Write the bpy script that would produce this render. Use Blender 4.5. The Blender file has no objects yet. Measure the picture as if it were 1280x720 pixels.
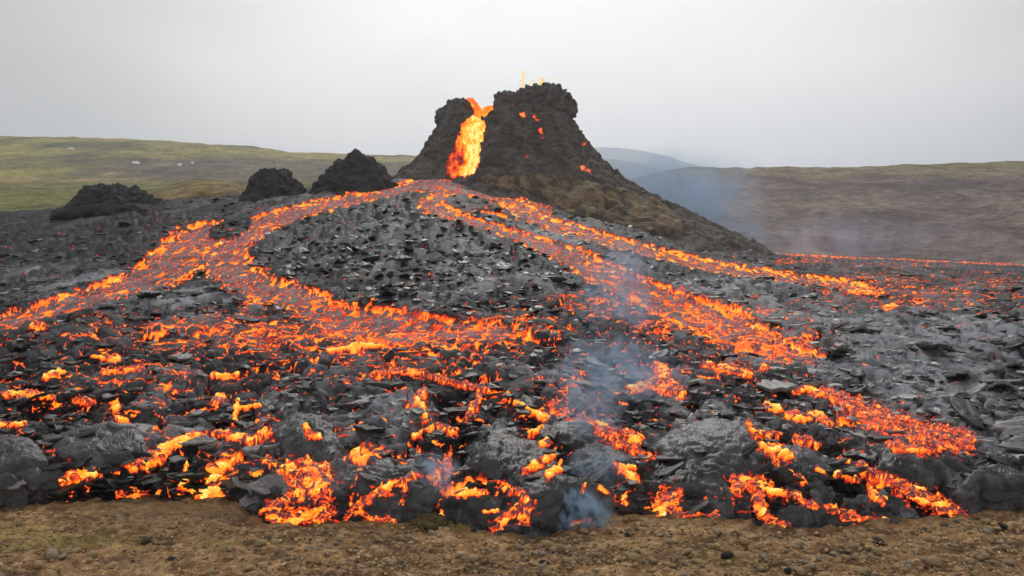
import bpy, bmesh, math, random
import numpy as np
from mathutils import Vector, Matrix

rng = np.random.default_rng(7)
random.seed(7)
scene = bpy.context.scene
COL = scene.collection
R = math.radians

# ------------------------------------------------------------------ camera
F, CX, HY, EYE = 1004.0, 640.0, 310.0, 6.0      # focal length in photo pixels, horizon row, eye height (m)
cam_d = bpy.data.cameras.new("camera")
cam = bpy.data.objects.new("camera", cam_d)
COL.objects.link(cam)
cam_d.sensor_width = 36.0
cam_d.lens = 36.0 * F / 1280.0
cam_d.shift_y = -(360.0 - HY) / 1280.0
cam_d.clip_start = 0.1
cam_d.clip_end = 20000.0
cam.location = (0, 0, EYE)
cam.rotation_euler = (R(90), 0, 0)
scene.camera = cam

# ------------------------------------------------------------------ world: overcast daylight
SUN_EL, SUN_AZ = 38.0, 4.0                      # azimuth from +Y towards +X (the bright sky behind the cone)
world = bpy.data.worlds.new("World")
scene.world = world
world.use_nodes = True
wn, wl = world.node_tree.nodes, world.node_tree.links
wn.clear()
w_out = wn.new("ShaderNodeOutputWorld")
sky = wn.new("ShaderNodeTexSky")
sky.sky_type = 'NISHITA'
sky.sun_disc = False
sky.sun_elevation = R(SUN_EL)
sky.sun_rotation = R(SUN_AZ)
sky.dust_density = 4.0
bg_sky = wn.new("ShaderNodeBackground"); bg_sky.inputs[1].default_value = 0.08
wl.new(sky.outputs[0], bg_sky.inputs[0])
# cloud deck: even grey, thinner (brighter) round the hidden sun, soft low-contrast mottling
geo = wn.new("ShaderNodeTexCoord")
sd = Vector((math.sin(R(SUN_AZ)) * math.cos(R(22)), math.cos(R(SUN_AZ)) * math.cos(R(22)), math.sin(R(22))))
dot = wn.new("ShaderNodeVectorMath"); dot.operation = 'DOT_PRODUCT'
dot.inputs[1].default_value = sd
wl.new(geo.outputs['Generated'], dot.inputs[0])
rmp = wn.new("ShaderNodeMapRange"); rmp.interpolation_type = 'SMOOTHSTEP'
rmp.inputs[1].default_value = 0.80; rmp.inputs[2].default_value = 1.0
rmp.inputs[3].default_value = 0.0; rmp.inputs[4].default_value = 1.0
wl.new(dot.outputs['Value'], rmp.inputs[0])
mp = wn.new("ShaderNodeMapping"); mp.inputs['Scale'].default_value = (1.0, 1.0, 2.6)
wl.new(geo.outputs['Generated'], mp.inputs[0])
nz = wn.new("ShaderNodeTexNoise"); nz.inputs['Scale'].default_value = 2.0; nz.inputs['Detail'].default_value = 5.0; nz.inputs['Roughness'].default_value = 0.5
wl.new(mp.outputs[0], nz.inputs['Vector'])
m1 = wn.new("ShaderNodeMath"); m1.operation = 'MULTIPLY_ADD'
wl.new(rmp.outputs[0], m1.inputs[0]); m1.inputs[1].default_value = 0.44; m1.inputs[2].default_value = 0.64
m2 = wn.new("ShaderNodeMath"); m2.operation = 'MULTIPLY_ADD'
wl.new(nz.outputs['Fac'], m2.inputs[0]); m2.inputs[1].default_value = 0.80; m2.inputs[2].default_value = -0.40
m3 = wn.new("ShaderNodeMath"); m3.operation = 'ADD'
wl.new(m1.outputs[0], m3.inputs[0]); wl.new(m2.outputs[0], m3.inputs[1])
tint = wn.new("ShaderNodeMix"); tint.data_type = 'RGBA'; tint.blend_type = 'MULTIPLY'; tint.inputs[0].default_value = 1.0
tint.inputs[7].default_value = (1.0, 0.955, 0.90, 1)
wl.new(m3.outputs[0], tint.inputs[6])
bg_cl = wn.new("ShaderNodeBackground"); bg_cl.inputs[1].default_value = 1.0
wl.new(tint.outputs[2], bg_cl.inputs[0])
mixw = wn.new("ShaderNodeMixShader"); mixw.inputs[0].default_value = 0.93
wl.new(bg_sky.outputs[0], mixw.inputs[1]); wl.new(bg_cl.outputs[0], mixw.inputs[2])
wl.new(mixw.outputs[0], w_out.inputs['Surface'])

# ------------------------------------------------------------------ sun (veiled by cloud)
sun_d = bpy.data.lights.new("sun", 'SUN')
sun_d.energy = 1.5
sun_d.angle = R(12)
sun_d.color = (1.0, 0.96, 0.9)
sun = bpy.data.objects.new("sun", sun_d)
COL.objects.link(sun)
sv = Vector((math.sin(R(SUN_AZ)) * math.cos(R(SUN_EL)), math.cos(R(SUN_AZ)) * math.cos(R(SUN_EL)), math.sin(R(SUN_EL))))
sun.rotation_euler = sv.to_track_quat('Z', 'Y').to_euler()
sun.location = sv * 300

scene.view_settings.view_transform = 'Standard'
scene.view_settings.look = 'None'
scene.view_settings.exposure = 0.0
scene.view_settings.gamma = 1.0
scene.view_settings.use_curve_mapping = False
try:
    scene.cycles.use_denoising = True
    scene.cycles.max_bounces = 4
    scene.cycles.diffuse_bounces = 2
    scene.cycles.glossy_bounces = 1
    scene.cycles.volume_bounces = 1
    scene.cycles.volume_max_steps = 128
    scene.cycles.transparent_max_bounces = 16
except Exception:
    pass

# ------------------------------------------------------------------ noise helpers (numpy)
def _h(ix, iy, iz, seed):
    h = (ix.astype(np.int64) * 374761393 + iy.astype(np.int64) * 668265263 + iz * 2147483647 + seed * 1274126177) & 0xFFFFFFFF
    h = ((h ^ (h >> 13)) * 1274126177) & 0xFFFFFFFF
    h = ((h ^ (h >> 16)) * 2246822519) & 0xFFFFFFFF
    return (h ^ (h >> 15)) & 0xFFFFFFFF
def hf(ix, iy, seed, iz=0):
    return (_h(ix, iy, iz, seed) & 0xFFFFFF).astype(np.float32) / 16777216.0
_ga = np.linspace(0, 2 * np.pi, 257)[:256]
_GX, _GY = np.cos(_ga).astype(np.float32), np.sin(_ga).astype(np.float32)
def gn2(x, y, seed=0):
    x = np.asarray(x, dtype=np.float32); y = np.asarray(y, dtype=np.float32)
    ix = np.floor(x); iy = np.floor(y)
    fx = x - ix; fy = y - iy
    ix = ix.astype(np.int64); iy = iy.astype(np.int64)
    u = fx * fx * fx * (fx * (fx * 6 - 15) + 10); v = fy * fy * fy * (fy * (fy * 6 - 15) + 10)
    def g(a, b):
        k = (_h(ix + a, iy + b, 0, seed) & 255).astype(np.int32)
        return _GX[k] * (fx - a) + _GY[k] * (fy - b)
    n0 = g(0, 0) * (1 - u) + g(1, 0) * u
    n1 = g(0, 1) * (1 - u) + g(1, 1) * u
    return (n0 * (1 - v) + n1 * v) * 1.5
def fbm2(x, y, o=4, seed=0, gain=0.5):
    a, s, t = 1.0, 0.0, 0.0
    for i in range(o):
        s = s + a * gn2(x * 2.03 ** i, y * 2.03 ** i, seed + i * 17); t += a; a *= gain
    return s / t
def ridge2(x, y, o=3, seed=0):
    a, s, t = 1.0, 0.0, 0.0
    for i in range(o):
        s = s + a * (1 - 2 * np.abs(gn2(x * 2.1 ** i, y * 2.1 ** i, seed + i * 31))); t += a; a *= 0.5
    return s / t
_g3 = rng.normal(size=(256, 3)).astype(np.float32); _g3 /= np.linalg.norm(_g3, axis=1)[:, None]
def gn3(p, seed=0):
    i = np.floor(p); f = (p - i).astype(np.float32); i = i.astype(np.int64)
    u = f * f * f * (f * (f * 6 - 15) + 10)
    out = 0
    for a in (0, 1):
        for b in (0, 1):
            for c in (0, 1):
                k = (_h(i[:, 0] + a, i[:, 1] + b, i[:, 2] + c, seed) & 255).astype(np.int32)
                g = _g3[k]
                d = g[:, 0] * (f[:, 0] - a) + g[:, 1] * (f[:, 1] - b) + g[:, 2] * (f[:, 2] - c)
                w = (u[:, 0] if a else 1 - u[:, 0]) * (u[:, 1] if b else 1 - u[:, 1]) * (u[:, 2] if c else 1 - u[:, 2])
                out = out + d * w
    return out * 1.5
def fbm3(p, o=4, seed=0):
    a, s, t = 1.0, 0.0, 0.0
    for i in range(o):
        s = s + a * gn3(p * 2.03 ** i, seed + i * 13); t += a; a *= 0.5
    return s / t
def wor3(p, seed=0):
    """distance to the nearest jittered point (lumps) and that cell's hash"""
    i = np.floor(p).astype(np.int64)
    best = np.full(len(p), 9.0, np.float32); ch = np.zeros(len(p), np.float32)
    for a in (-1, 0, 1):
        for b in (-1, 0, 1):
            for c in (-1, 0, 1):
                q = i + np.array([a, b, c])
                jx, jy, jz = (hf(q[:, 0], q[:, 1], seed + s, q[:, 2]) for s in (1, 2, 3))
                d = (q[:, 0] + jx - p[:, 0]) ** 2 + (q[:, 1] + jy - p[:, 1]) ** 2 + (q[:, 2] + jz - p[:, 2]) ** 2
                m = d < best
                best = np.where(m, d, best); ch = np.where(m, jx, ch)
    return np.sqrt(best), ch
def vor2(x, y, seed=0, jit=0.95):
    """F1, F2, dx, dy (offset from the cell's own point), cell hash 0..1 (two of them)"""
    shp = x.shape
    x = x.ravel(); y = y.ravel()
    ix = np.floor(x).astype(np.int64); iy = np.floor(y).astype(np.int64)
    f1 = np.full(x.shape, 9.0, np.float32); f2 = f1.copy()
    dx = np.zeros_like(f1); dy = np.zeros_like(f1); h1 = np.zeros_like(f1); h2 = np.zeros_like(f1)
    for a in (-1, 0, 1):
        for b in (-1, 0, 1):
            cx = ix + a; cy = iy + b
            jx = hf(cx, cy, seed + 1); jy = hf(cx, cy, seed + 2)
            ax = (x - (cx + 0.5 + (jx - 0.5) * jit)).astype(np.float32); ay = (y - (cy + 0.5 + (jy - 0.5) * jit)).astype(np.float32)
            d = ax * ax + ay * ay
            m = d < f1
            f2 = np.where(m, f1, np.minimum(f2, d))
            f1 = np.where(m, d, f1)
            dx = np.where(m, ax, dx); dy = np.where(m, ay, dy)
            h1 = np.where(m, hf(cx, cy, seed + 3), h1); h2 = np.where(m, hf(cx, cy, seed + 4), h2)
    return tuple(q.reshape(shp) for q in (np.sqrt(f1), np.sqrt(f2), dx, dy, h1, h2))
def sst(a, b, x):
    t = np.clip((x - a) / (b - a), 0, 1)
    return t * t * (3 - 2 * t)

# ------------------------------------------------------------------ object helpers
def tag(o, label=None, cat=None, group=None, kind=None):
    if label: o['label'] = label
    if cat: o['category'] = cat
    if group: o['group'] = group
    if kind: o['kind'] = kind
    return o
def empty(name, loc=(0, 0, 0)):
    o = bpy.data.objects.new(name, None); COL.objects.link(o); o.location = loc
    o.empty_display_size = 0.3
    return o
def np_mesh(name, verts, faces, mat, attrs=None, smooth=True):
    """verts (n,3), faces (m,3|4) -> mesh datablock"""
    me = bpy.data.meshes.new(name)
    n, m, k = len(verts), len(faces), faces.shape[1]
    me.vertices.add(n); me.vertices.foreach_set("co", np.ascontiguousarray(verts, np.float32).ravel())
    me.loops.add(m * k); me.loops.foreach_set("vertex_index", np.ascontiguousarray(faces, np.int32).ravel())
    me.polygons.add(m); me.polygons.foreach_set("loop_start", np.arange(0, m * k, k, dtype=np.int32))
    me.update(calc_edges=True)
    if smooth:
        me.polygons.foreach_set("use_smooth", np.ones(m, bool))
    for an, av in (attrs or {}).items():
        if av.ndim == 2:
            at = me.attributes.new(an, 'FLOAT_COLOR', 'POINT')
            at.data.foreach_set("color", np.ascontiguousarray(np.concatenate([av, np.ones((n, 1))], 1), np.float32).ravel())
        else:
            at = me.attributes.new(an, 'FLOAT', 'POINT')
            at.data.foreach_set("value", np.ascontiguousarray(av, np.float32))
    if mat: me.materials.append(mat)
    me.validate()
    return me
def obj(name, me, parent=None, loc=None):
    o = bpy.data.objects.new(name, me); COL.objects.link(o)
    if parent is not None: o.parent = parent
    if loc is not None: o.location = loc
    return o
def grid_faces(nr, nc, wrap=False):
    r = np.arange(nr - 1)[:, None]; c = np.arange(nc if wrap else nc - 1)[None, :]
    c2 = (c + 1) % nc
    return np.stack([r * nc + c, r * nc + c2, (r + 1) * nc + c2, (r + 1) * nc + c], -1).reshape(-1, 4)
def submesh(name, V, Fc, sel, mat, attrs, parent=None, origin=None):
    f = Fc[sel]
    u, inv = np.unique(f.ravel(), return_inverse=True)
    v = V[u]
    org = None
    if origin:
        org = v.mean(0); org[2] = v[:, 2].min(); v = v - org
    me = np_mesh(name, v, inv.reshape(f.shape), mat, {k: a[u] for k, a in attrs.items()})
    return obj(name, me, parent, tuple(float(q) for q in org) if origin else None)

# ------------------------------------------------------------------ materials
def new_mat(name):
    m = bpy.data.materials.new(name); m.use_nodes = True
    n, l = m.node_tree.nodes, m.node_tree.links
    b = n['Principled BSDF']
    return m, n, l, b
def node(n, t, **kw):
    x = n.new(t)
    for k, v in kw.items(): setattr(x, k, v)
    return x
def noise(n, l, vec, scale, detail=4, rough=0.55, dist=0.0):
    x = n.new("ShaderNodeTexNoise")
    x.inputs['Scale'].default_value = scale; x.inputs['Detail'].default_value = detail
    x.inputs['Roughness'].default_value = rough; x.inputs['Distortion'].default_value = dist
    l.new(vec, x.inputs['Vector'])
    return x.outputs['Fac']
def mth(n, l, op, a, b=None, c=None):
    x = n.new("ShaderNodeMath"); x.operation = op
    for i, q in enumerate((a, b, c)):
        if q is None: continue
        if isinstance(q, (int, float)): x.inputs[i].default_value = q
        else: l.new(q, x.inputs[i])
    return x.outputs[0]
def mapr(n, l, v, a, b, c, d):
    x = n.new("ShaderNodeMapRange")
    l.new(v, x.inputs[0])
    for i, q in enumerate((a, b, c, d)): x.inputs[i + 1].default_value = q
    return x.outputs[0]
def ramp(n, l, v, stops):
    x = n.new("ShaderNodeValToRGB"); cr = x.color_ramp
    while len(cr.elements) < len(stops): cr.elements.new(0.5)
    for e, (p, c) in zip(cr.elements, stops):
        e.position = p; e.color = (*c, 1)
    l.new(v, x.inputs[0])
    return x.outputs[0]
def mixc(n, l, f, a, b, mode='MIX'):
    x = n.new("ShaderNodeMix"); x.data_type = 'RGBA'; x.blend_type = mode
    for i, q in ((0, f), (6, a), (7, b)):
        if isinstance(q, (int, float)): x.inputs[i].default_value = q
        elif isinstance(q, tuple): x.inputs[i].default_value = (*q, 1)
        else: l.new(q, x.inputs[i])
    return x.outputs[2]
def bump(n, l, b, h, strength, dist):
    x = n.new("ShaderNodeBump"); x.inputs['Strength'].default_value = strength; x.inputs['Distance'].default_value = dist
    l.new(h, x.inputs['Height']); l.new(x.outputs[0], b.inputs['Normal'])

HEAT = [(0.0, (0, 0, 0)), (0.16, (0.004, 0.0, 0.0)), (0.30, (0.16, 0.006, 0.003)), (0.46, (0.70, 0.035, 0.006)),
        (0.62, (1.0, 0.16, 0.008)), (0.78, (1.0, 0.36, 0.018)), (0.90, (1.0, 0.52, 0.05)), (1.0, (1.0, 0.80, 0.24))]
def lava_material(name, rough=0.55, spec=0.05, nz_heat=0.30, bump_s=0.45, fine=22.0):
    m, n, l, b = new_mat(name)
    tc = node(n, "ShaderNodeTexCoord").outputs['Object']
    heat = node(n, "ShaderNodeAttribute", attribute_name="melt").outputs['Fac']
    col = node(n, "ShaderNodeAttribute", attribute_name="col").outputs['Color']
    n1 = noise(n, l, tc, fine * 0.25, 6, 0.62, 0.3)
    n2 = noise(n, l, tc, fine, 5, 0.6, 0.6)
    f = mth(n, l, 'MULTIPLY', mapr(n, l, n1, 0.25, 0.75, 0.55, 1.5), mapr(n, l, n2, 0.25, 0.75, 0.6, 1.45))
    c = mixc(n, l, 1.0, col, f, 'MULTIPLY')
    l.new(c, b.inputs['Base Color'])
    l.new(mapr(n, l, n1, 0.3, 0.7, rough - 0.12, rough + 0.15), b.inputs['Roughness'])
    l.new(mapr(n, l, heat, 0.10, 0.30, spec, 0.0), b.inputs['Specular IOR Level'])
    gate = mapr(n, l, heat, 0.12, 0.4, 0.0, 1.0)
    dn = mth(n, l, 'MULTIPLY', mth(n, l, 'SUBTRACT', n2, 0.5), nz_heat * 2)
    h2 = mth(n, l, 'MULTIPLY_ADD', dn, gate, heat)
    l.new(ramp(n, l, h2, HEAT), b.inputs['Emission Color'])
    b.inputs['Emission Strength'].default_value = 1.2
    hh = mth(n, l, 'ADD', n1, mth(n, l, 'MULTIPLY', n2, 0.45))
    bump(n, l, b, hh, bump_s, 0.12)
    m.cycles.emission_sampling = 'NONE'
    return m
M_LAVA = lava_material("basalt_crust_and_melt")
M_LOBE = lava_material("glassy_pahoehoe_skin", rough=0.40, spec=0.30, bump_s=0.28)
M_CONE = lava_material("spatter_rock", rough=0.8, spec=0.2, bump_s=0.9, fine=7.0)

def soil_material(name, stops, s1, s2, bumpd=0.05, bs=0.8, attr=None, rough=0.95):
    m, n, l, b = new_mat(name)
    tc = node(n, "ShaderNodeTexCoord").outputs['Object']
    n1 = noise(n, l, tc, s1, 7, 0.6, 0.4)
    n2 = noise(n, l, tc, s2, 6, 0.65, 0.2)
    f = mth(n, l, 'ADD', mth(n, l, 'MULTIPLY', n1, 0.6), mth(n, l, 'MULTIPLY', n2, 0.4))
    c = ramp(n, l, mapr(n, l, f, 0.32, 0.68, 0, 1), stops)
    if attr == 'colx':
        a = node(n, "ShaderNodeAttribute", attribute_name='col').outputs['Color']
        n3 = noise(n, l, tc, s2 * 3.2, 5, 0.7, 0.3)
        g = mth(n, l, 'MULTIPLY', mapr(n, l, n1, 0.3, 0.7, 0.55, 1.45), mapr(n, l, n2, 0.3, 0.7, 0.45, 1.55))
        g = mth(n, l, 'MULTIPLY', g, mapr(n, l, n3, 0.3, 0.7, 0.55, 1.45))
        c = mixc(n, l, 1.0, a, g, 'MULTIPLY')
    elif attr:
        a = node(n, "ShaderNodeAttribute", attribute_name=attr).outputs['Color']
        g = mth(n, l, 'MULTIPLY', mapr(n, l, n1, 0.3, 0.7, 0.65, 1.35), mapr(n, l, n2, 0.3, 0.7, 0.6, 1.4))
        c = mixc(n, l, 1.0, a, g, 'MULTIPLY')
    l.new(c, b.inputs['Base Color'])
    b.inputs['Roughness'].default_value = rough
    b.inputs['Specular IOR Level'].default_value = 0.2
    bump(n, l, b, mth(n, l, 'ADD', n1, n2), bs, bumpd)
    return m
M_SOIL = soil_material("brown_gravelly_soil", [(0, (0, 0, 0)), (1, (1, 1, 1))], 1.3, 14.0, 0.05, 0.9, attr="col")
M_HILL = soil_material("hill_ground", [(0, (0, 0, 0)), (1, (1, 1, 1))], 0.045, 0.22, 2.5, 0.8, attr="colx")
def plain_rock(name, c0, c1, sc=14.0):
    return soil_material(name, [(0, c0), (1, c1)], sc, sc * 5, 0.02, 0.8, rough=0.85)

# ================================================================== LAVA FIELD
NC, NR = 1100, 740
pxs = np.concatenate([np.linspace(-420, -50, 35)[:-1], np.linspace(-50, 1330, NC - 68), np.linspace(1330, 1700, 35)[1:]])
front_x = [-110, 0, 60, 120, 200, 290, 312, 330, 430, 520, 560, 600, 650, 690, 720, 760, 790, 830, 900, 960, 1030, 1110, 1160, 1210, 1230, 1280, 1390]
front_y = [645, 640, 632, 627, 625, 625, 640, 653, 656, 656, 655, 668, 672, 670, 658, 645, 642, 645, 650, 662, 662, 655, 650, 646, 640, 641, 645]
fy = np.interp(pxs, front_x, front_y)
d_front = EYE * F / (fy - HY) + 0.12 * gn2(pxs / 22.0, pxs * 0 + 3.3, 5)
# macro surface: image row of the surface at some depths, per column (a survey of the slope), turned into heights
kd = np.array([22, 27, 35, 50, 70, 95, 120, 160, 210.0])
tab = {
    -150: [521, 452, 388, 328, 293, 272, 268, 270, 272],
    0:    [521, 450, 386, 326, 290, 267, 264, 266, 270],
    200:  [516, 447, 380, 320, 277, 250, 250, 260, 270],
    430:  [515, 442, 372, 306, 260, 231, 236, 255, 270],
    550:  [514, 440, 370, 301, 251, 216, 226, 255, 272],
    640:  [516, 444, 374, 310, 263, 234, 245, 265, 285],
    760:  [520, 450, 385, 326, 287, 268, 275, 290, 300],
    900:  [525, 458, 399, 349, 318, 304, 306, 310, 314],
    1040: [526, 464, 409, 365, 342, 329, 326, 321.5, 318],
    1280: [526, 470, 419, 378, 355, 343, 338, 331, 326],
    1430: [526, 472, 421, 381, 358, 346, 341, 336, 331],
}
tk = np.array(list(tab.keys()), float)
tz = np.array([[EYE + (HY - py) * d / F for py, d in zip(v, kd)] for v in tab.values()])      # heights
near_d = np.array([17.2, 17.4, 17.5, 17.62, 17.8, 18.2, 18.8, 19.6])
near_z = np.array([-0.6, -0.25, 0.05, 0.32, 0.50, 0.72, 0.88, 1.02])
# rows: even steps of image row on a typical column
mean_d = np.concatenate([near_d, kd]); mean_py = np.concatenate([310 + F * (EYE - near_z) / near_d, [520, 450, 382, 325, 285, 258, 247, 238, 230]])
rows_d = np.interp(np.linspace(0, 1, NR), np.linspace(0, 1, 4000), np.interp(np.linspace(-mean_py[0], -mean_py[-1], 4000), -mean_py, mean_d))
# rows beyond 100 m are few
def zmacro(px, dr):
    """px (..), dr row depth (..) -> height"""
    z = np.zeros(np.broadcast(px, dr).shape)
    # smooth interpolation over columns
    cols = np.array([np.interp(dr.ravel(), np.concatenate([near_d, kd]), np.concatenate([near_z, t])) for t in tz])   # (K, n)
    return cols
K = np.array([np.interp(rows_d, np.concatenate([near_d, kd]), np.concatenate([near_z, t])) for t in tz])             # (K, NR)
ker = np.hanning(31); ker /= ker.sum()
sm = np.array([np.convolve(np.pad(k, 15, mode='edge'), ker, 'valid') for k in K])
wsm = sst(18.4, 21.0, rows_d)
K = K * (1 - wsm) + sm * wsm
Z = np.empty((NR, NC))
seg = np.clip(np.searchsorted(tk, pxs) - 1, 0, len(tk) - 2)
t = np.clip((pxs - tk[seg]) / (tk[seg + 1] - tk[seg]), 0, 1); t = t * t * (3 - 2 * t) * 0.6 + t * 0.4
Z = (K[seg].T * (1 - t) + K[seg + 1].T * t)
D = rows_d[:, None] + (d_front[None, :] - 17.5) * np.exp(-(rows_d[:, None] - 17.5).clip(0) / 3.0)
PX = np.broadcast_to(pxs[None, :], D.shape)
X = (PX - CX) / F * D
Y = D
near = sst(60, 22, D)
# broad swells
edge = sst(17.5, 18.6, rows_d)[:, None]
Z = Z + edge * (0.30 * fbm2(X / 5.0, Y / 5.0, 3, 11) + 0.12 * fbm2(X / 1.7, Y / 1.7, 2, 12) * near)
PY = HY + F * (EYE - Z) / D

# --- smooth crust lobes of the flow front (seen ellipse in the survey photo, height) and hollows (negative height)
LOBES = [
    (640, 572, 62, 30, 0.34, 0.15, "big smooth dark lobe above the ring shaped glow at the flow front"),
    (705, 622, 66, 34, 0.45, 0.0, "broad blue grey lobe with smoke at its foot, nearest the soil"),
    (497, 615, 50, 42, 0.45, 0.35, "smooth grey lobe laced with orange cracks right of the glowing arch"),
    (588, 634, 42, 22, 0.30, 0.0, "low dark lobe below the thin red slit at the flow front"),
    (735, 540, 48, 20, 0.25, 0.0, "small dark dome beside the yellow breakout in the smoke"),
    (756, 577, 45, 24, 0.28, 0.2, "flat dark lobe behind the two small orange tongues"),
    (890, 560, 72, 40, 0.34, -0.1, "large rough grey hummock right of the black hollow"),
    (855, 592, 62, 26, 0.30, -0.2, "jet black hump left of the burning right front"),
    (878, 635, 44, 14, 0.22, 0.05, "small dark wrinkled lobe on the soil behind a glowing hem"),
    (1000, 580, 38, 24, 0.30, 0.3, "purple grey lobe at the head of the long right tongue"),
    (1030, 650, 62, 20, 0.30, 0.2, "striped dark lobe between two orange tongues at the right front"),
    (1245, 612, 50, 34, 0.55, 0.1, "tall grey lobe on the soil at the far right"),
    (1150, 575, 60, 22, 0.30, 0.0, "black lobe under the big broken orange tongue"),
    (20, 570, 42, 26, 0.40, 0.2, "rounded ash grey lobe stacked at the far left"),
    (8, 615, 26, 28, 0.45, 0.6, "steep smooth grey lobe on the soil in the left corner"),
    (58, 598, 30, 17, 0.28, 0.1, "small pale grey lobe beside the left corner glow"),
    (128, 555, 62, 26, 0.30, 0.05, "braided ropy grey lobe above a scatter of sparks"),
    (385, 548, 46, 32, 0.45, 0.4, "upright folded dark lobe above the glowing arch"),
]
HOLLOWS = [(185, 528, 45, 11, -0.35), (170, 605, 60, 14, -0.30), (255, 605, 60, 16, -0.3), (820, 600, 38, 12, -0.25), (560, 612, 45, 8, -0.25),
           (1090, 600, 40, 14, -0.3), (1170, 610, 30, 18, -0.4), (40, 610, 20, 14, -0.3), (235, 493, 26, 9, -0.3), (1180, 480, 60, 12, -0.3), (1200, 540, 50, 10, -0.25),
           (300, 610, 14, 16, -0.3)]
lobe_id = np.zeros(D.shape, np.int16); lobe_w = np.zeros(D.shape)
for i, (cx, cy, rx, ry, h, ang, lab) in enumerate(LOBES):
    dloc = EYE * F / (cy - HY) * 0.83
    hp = h * F / dloc * 0.35
    wob = 1 + 0.20 * gn2(PX / 26.0 + i * 9.1, PY / 13.0, 40 + i) + 0.08 * gn2(PX / 8.0, PY / 5.0, 60 + i)
    u = (PX - cx) * math.cos(ang) + (PY - cy - hp) * math.sin(ang) * 1.0
    v = -(PX - cx) * math.sin(ang) + (PY - cy - hp) * math.cos(ang)
    e = ((u / rx) ** 2 + (v / ry) ** 2) * wob
    ins = (e < 1)
    hgt = 0.78 * h * np.clip(1 - e, 0, 1) ** 0.62
    k = ins & (hgt > lobe_w * 0.9)
    lobe_id[k] = i + 1
    lobe_w = np.maximum(lobe_w, hgt)
Z = Z + lobe_w * sst(17.35, 17.7, rows_d)[:, None]
for cx, cy, rx, ry, h in HOLLOWS:
    e = ((PX - cx) / rx) ** 2 + ((PY - cy) / ry) ** 2
    Z = Z + h * np.exp(-e * 1.2) * sst(17.6, 18.2, rows_d)[:, None]
lobe_in = sst(0.0, 0.10, lobe_w)
PY = HY + F * (EYE - Z) / D

# --- molten streams and breakouts, as tapered strokes along the surface
def stroke(pts, wob=0.0, seed=0, warp=0.0):
    """signed distance (pixels of the survey photo; negative inside), over half width"""
    best = np.full(D.shape, 1e3, np.float32)
    p = np.array(pts, float)
    x0, x1 = p[:, 0].min() - p[:, 2].max() * 2 - 6, p[:, 0].max() + p[:, 2].max() * 2 + 6
    c0, c1 = np.searchsorted(pxs, x0), np.searchsorted(pxs, x1)
    if c1 <= c0: return best
    sx = PX[:, c0:c1]; sy = PY[:, c0:c1]
    if warp:
        a_ = warp * np.clip(p[:, 2].mean() / 4, 0.6, 2.2)
        sx, sy = sx + a_ * gn2(sx / 11.0, sy / 7.0, seed + 5) + 0.5 * a_ * gn2(sx / 4.0, sy / 3.0, seed + 6), sy + 0.8 * a_ * gn2(sx / 10.0, sy / 6.0, seed + 7) + 0.5 * a_ * gn2(sx / 4.0, sy / 3.0, seed + 8)
    b = np.full(sx.shape, 1e3)
    if len(p) == 1: p = np.vstack([p, p + [[0.5, 0, 0]]])
    for a, q in zip(p[:-1], p[1:]):
        dx, dy = q[0] - a[0], q[1] - a[1]
        tt = np.clip(((sx - a[0]) * dx + (sy - a[1]) * dy) / (dx * dx + dy * dy + 1e-6), 0, 1)
        w = a[2] + (q[2] - a[2]) * tt
        dist = np.hypot(sx - a[0] - tt * dx, sy - a[1] - tt * dy)
        b = np.minimum(b, dist / w - 1)
    if wob:
        b = b + wob * (gn2(sx / 9.0, sy / 4.5, seed) + 0.6 * gn2(sx / 3.6, sy / 1.9, seed + 1))
    best[:, c0:c1] = b
    return best
def polygon(pts, wob=0.0, seed=0, soft=10.0):
    best = np.full(D.shape, 1e3, np.float32)
    p = np.array(pts, float)
    c0, c1 = np.searchsorted(pxs, p[:, 0].min() - 8), np.searchsorted(pxs, p[:, 0].max() + 8)
    sx = PX[:, c0:c1]; sy = PY[:, c0:c1]
    ins = np.zeros(sx.shape, bool); dm = np.full(sx.shape, 1e3)
    for a, q in zip(p, np.roll(p, -1, 0)):
        cr = ((a[1] > sy) != (q[1] > sy)) & (sx < (q[0] - a[0]) * (sy - a[1]) / (q[1] - a[1] + 1e-9) + a[0])
        ins ^= cr
        dx, dy = q[0] - a[0], q[1] - a[1]
        tt = np.clip(((sx - a[0]) * dx + (sy - a[1]) * dy) / (dx * dx + dy * dy + 1e-6), 0, 1)
        dm = np.minimum(dm, np.hypot(sx - a[0] - tt * dx, sy - a[1] - tt * dy))
    b = np.where(ins, -dm, dm) / soft
    if wob:
        b = b + wob * (gn2(sx / 9.0, sy / 4.5, seed) + 0.6 * gn2(sx / 3.6, sy / 1.9, seed + 1))
    best[:, c0:c1] = b
    return best

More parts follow.
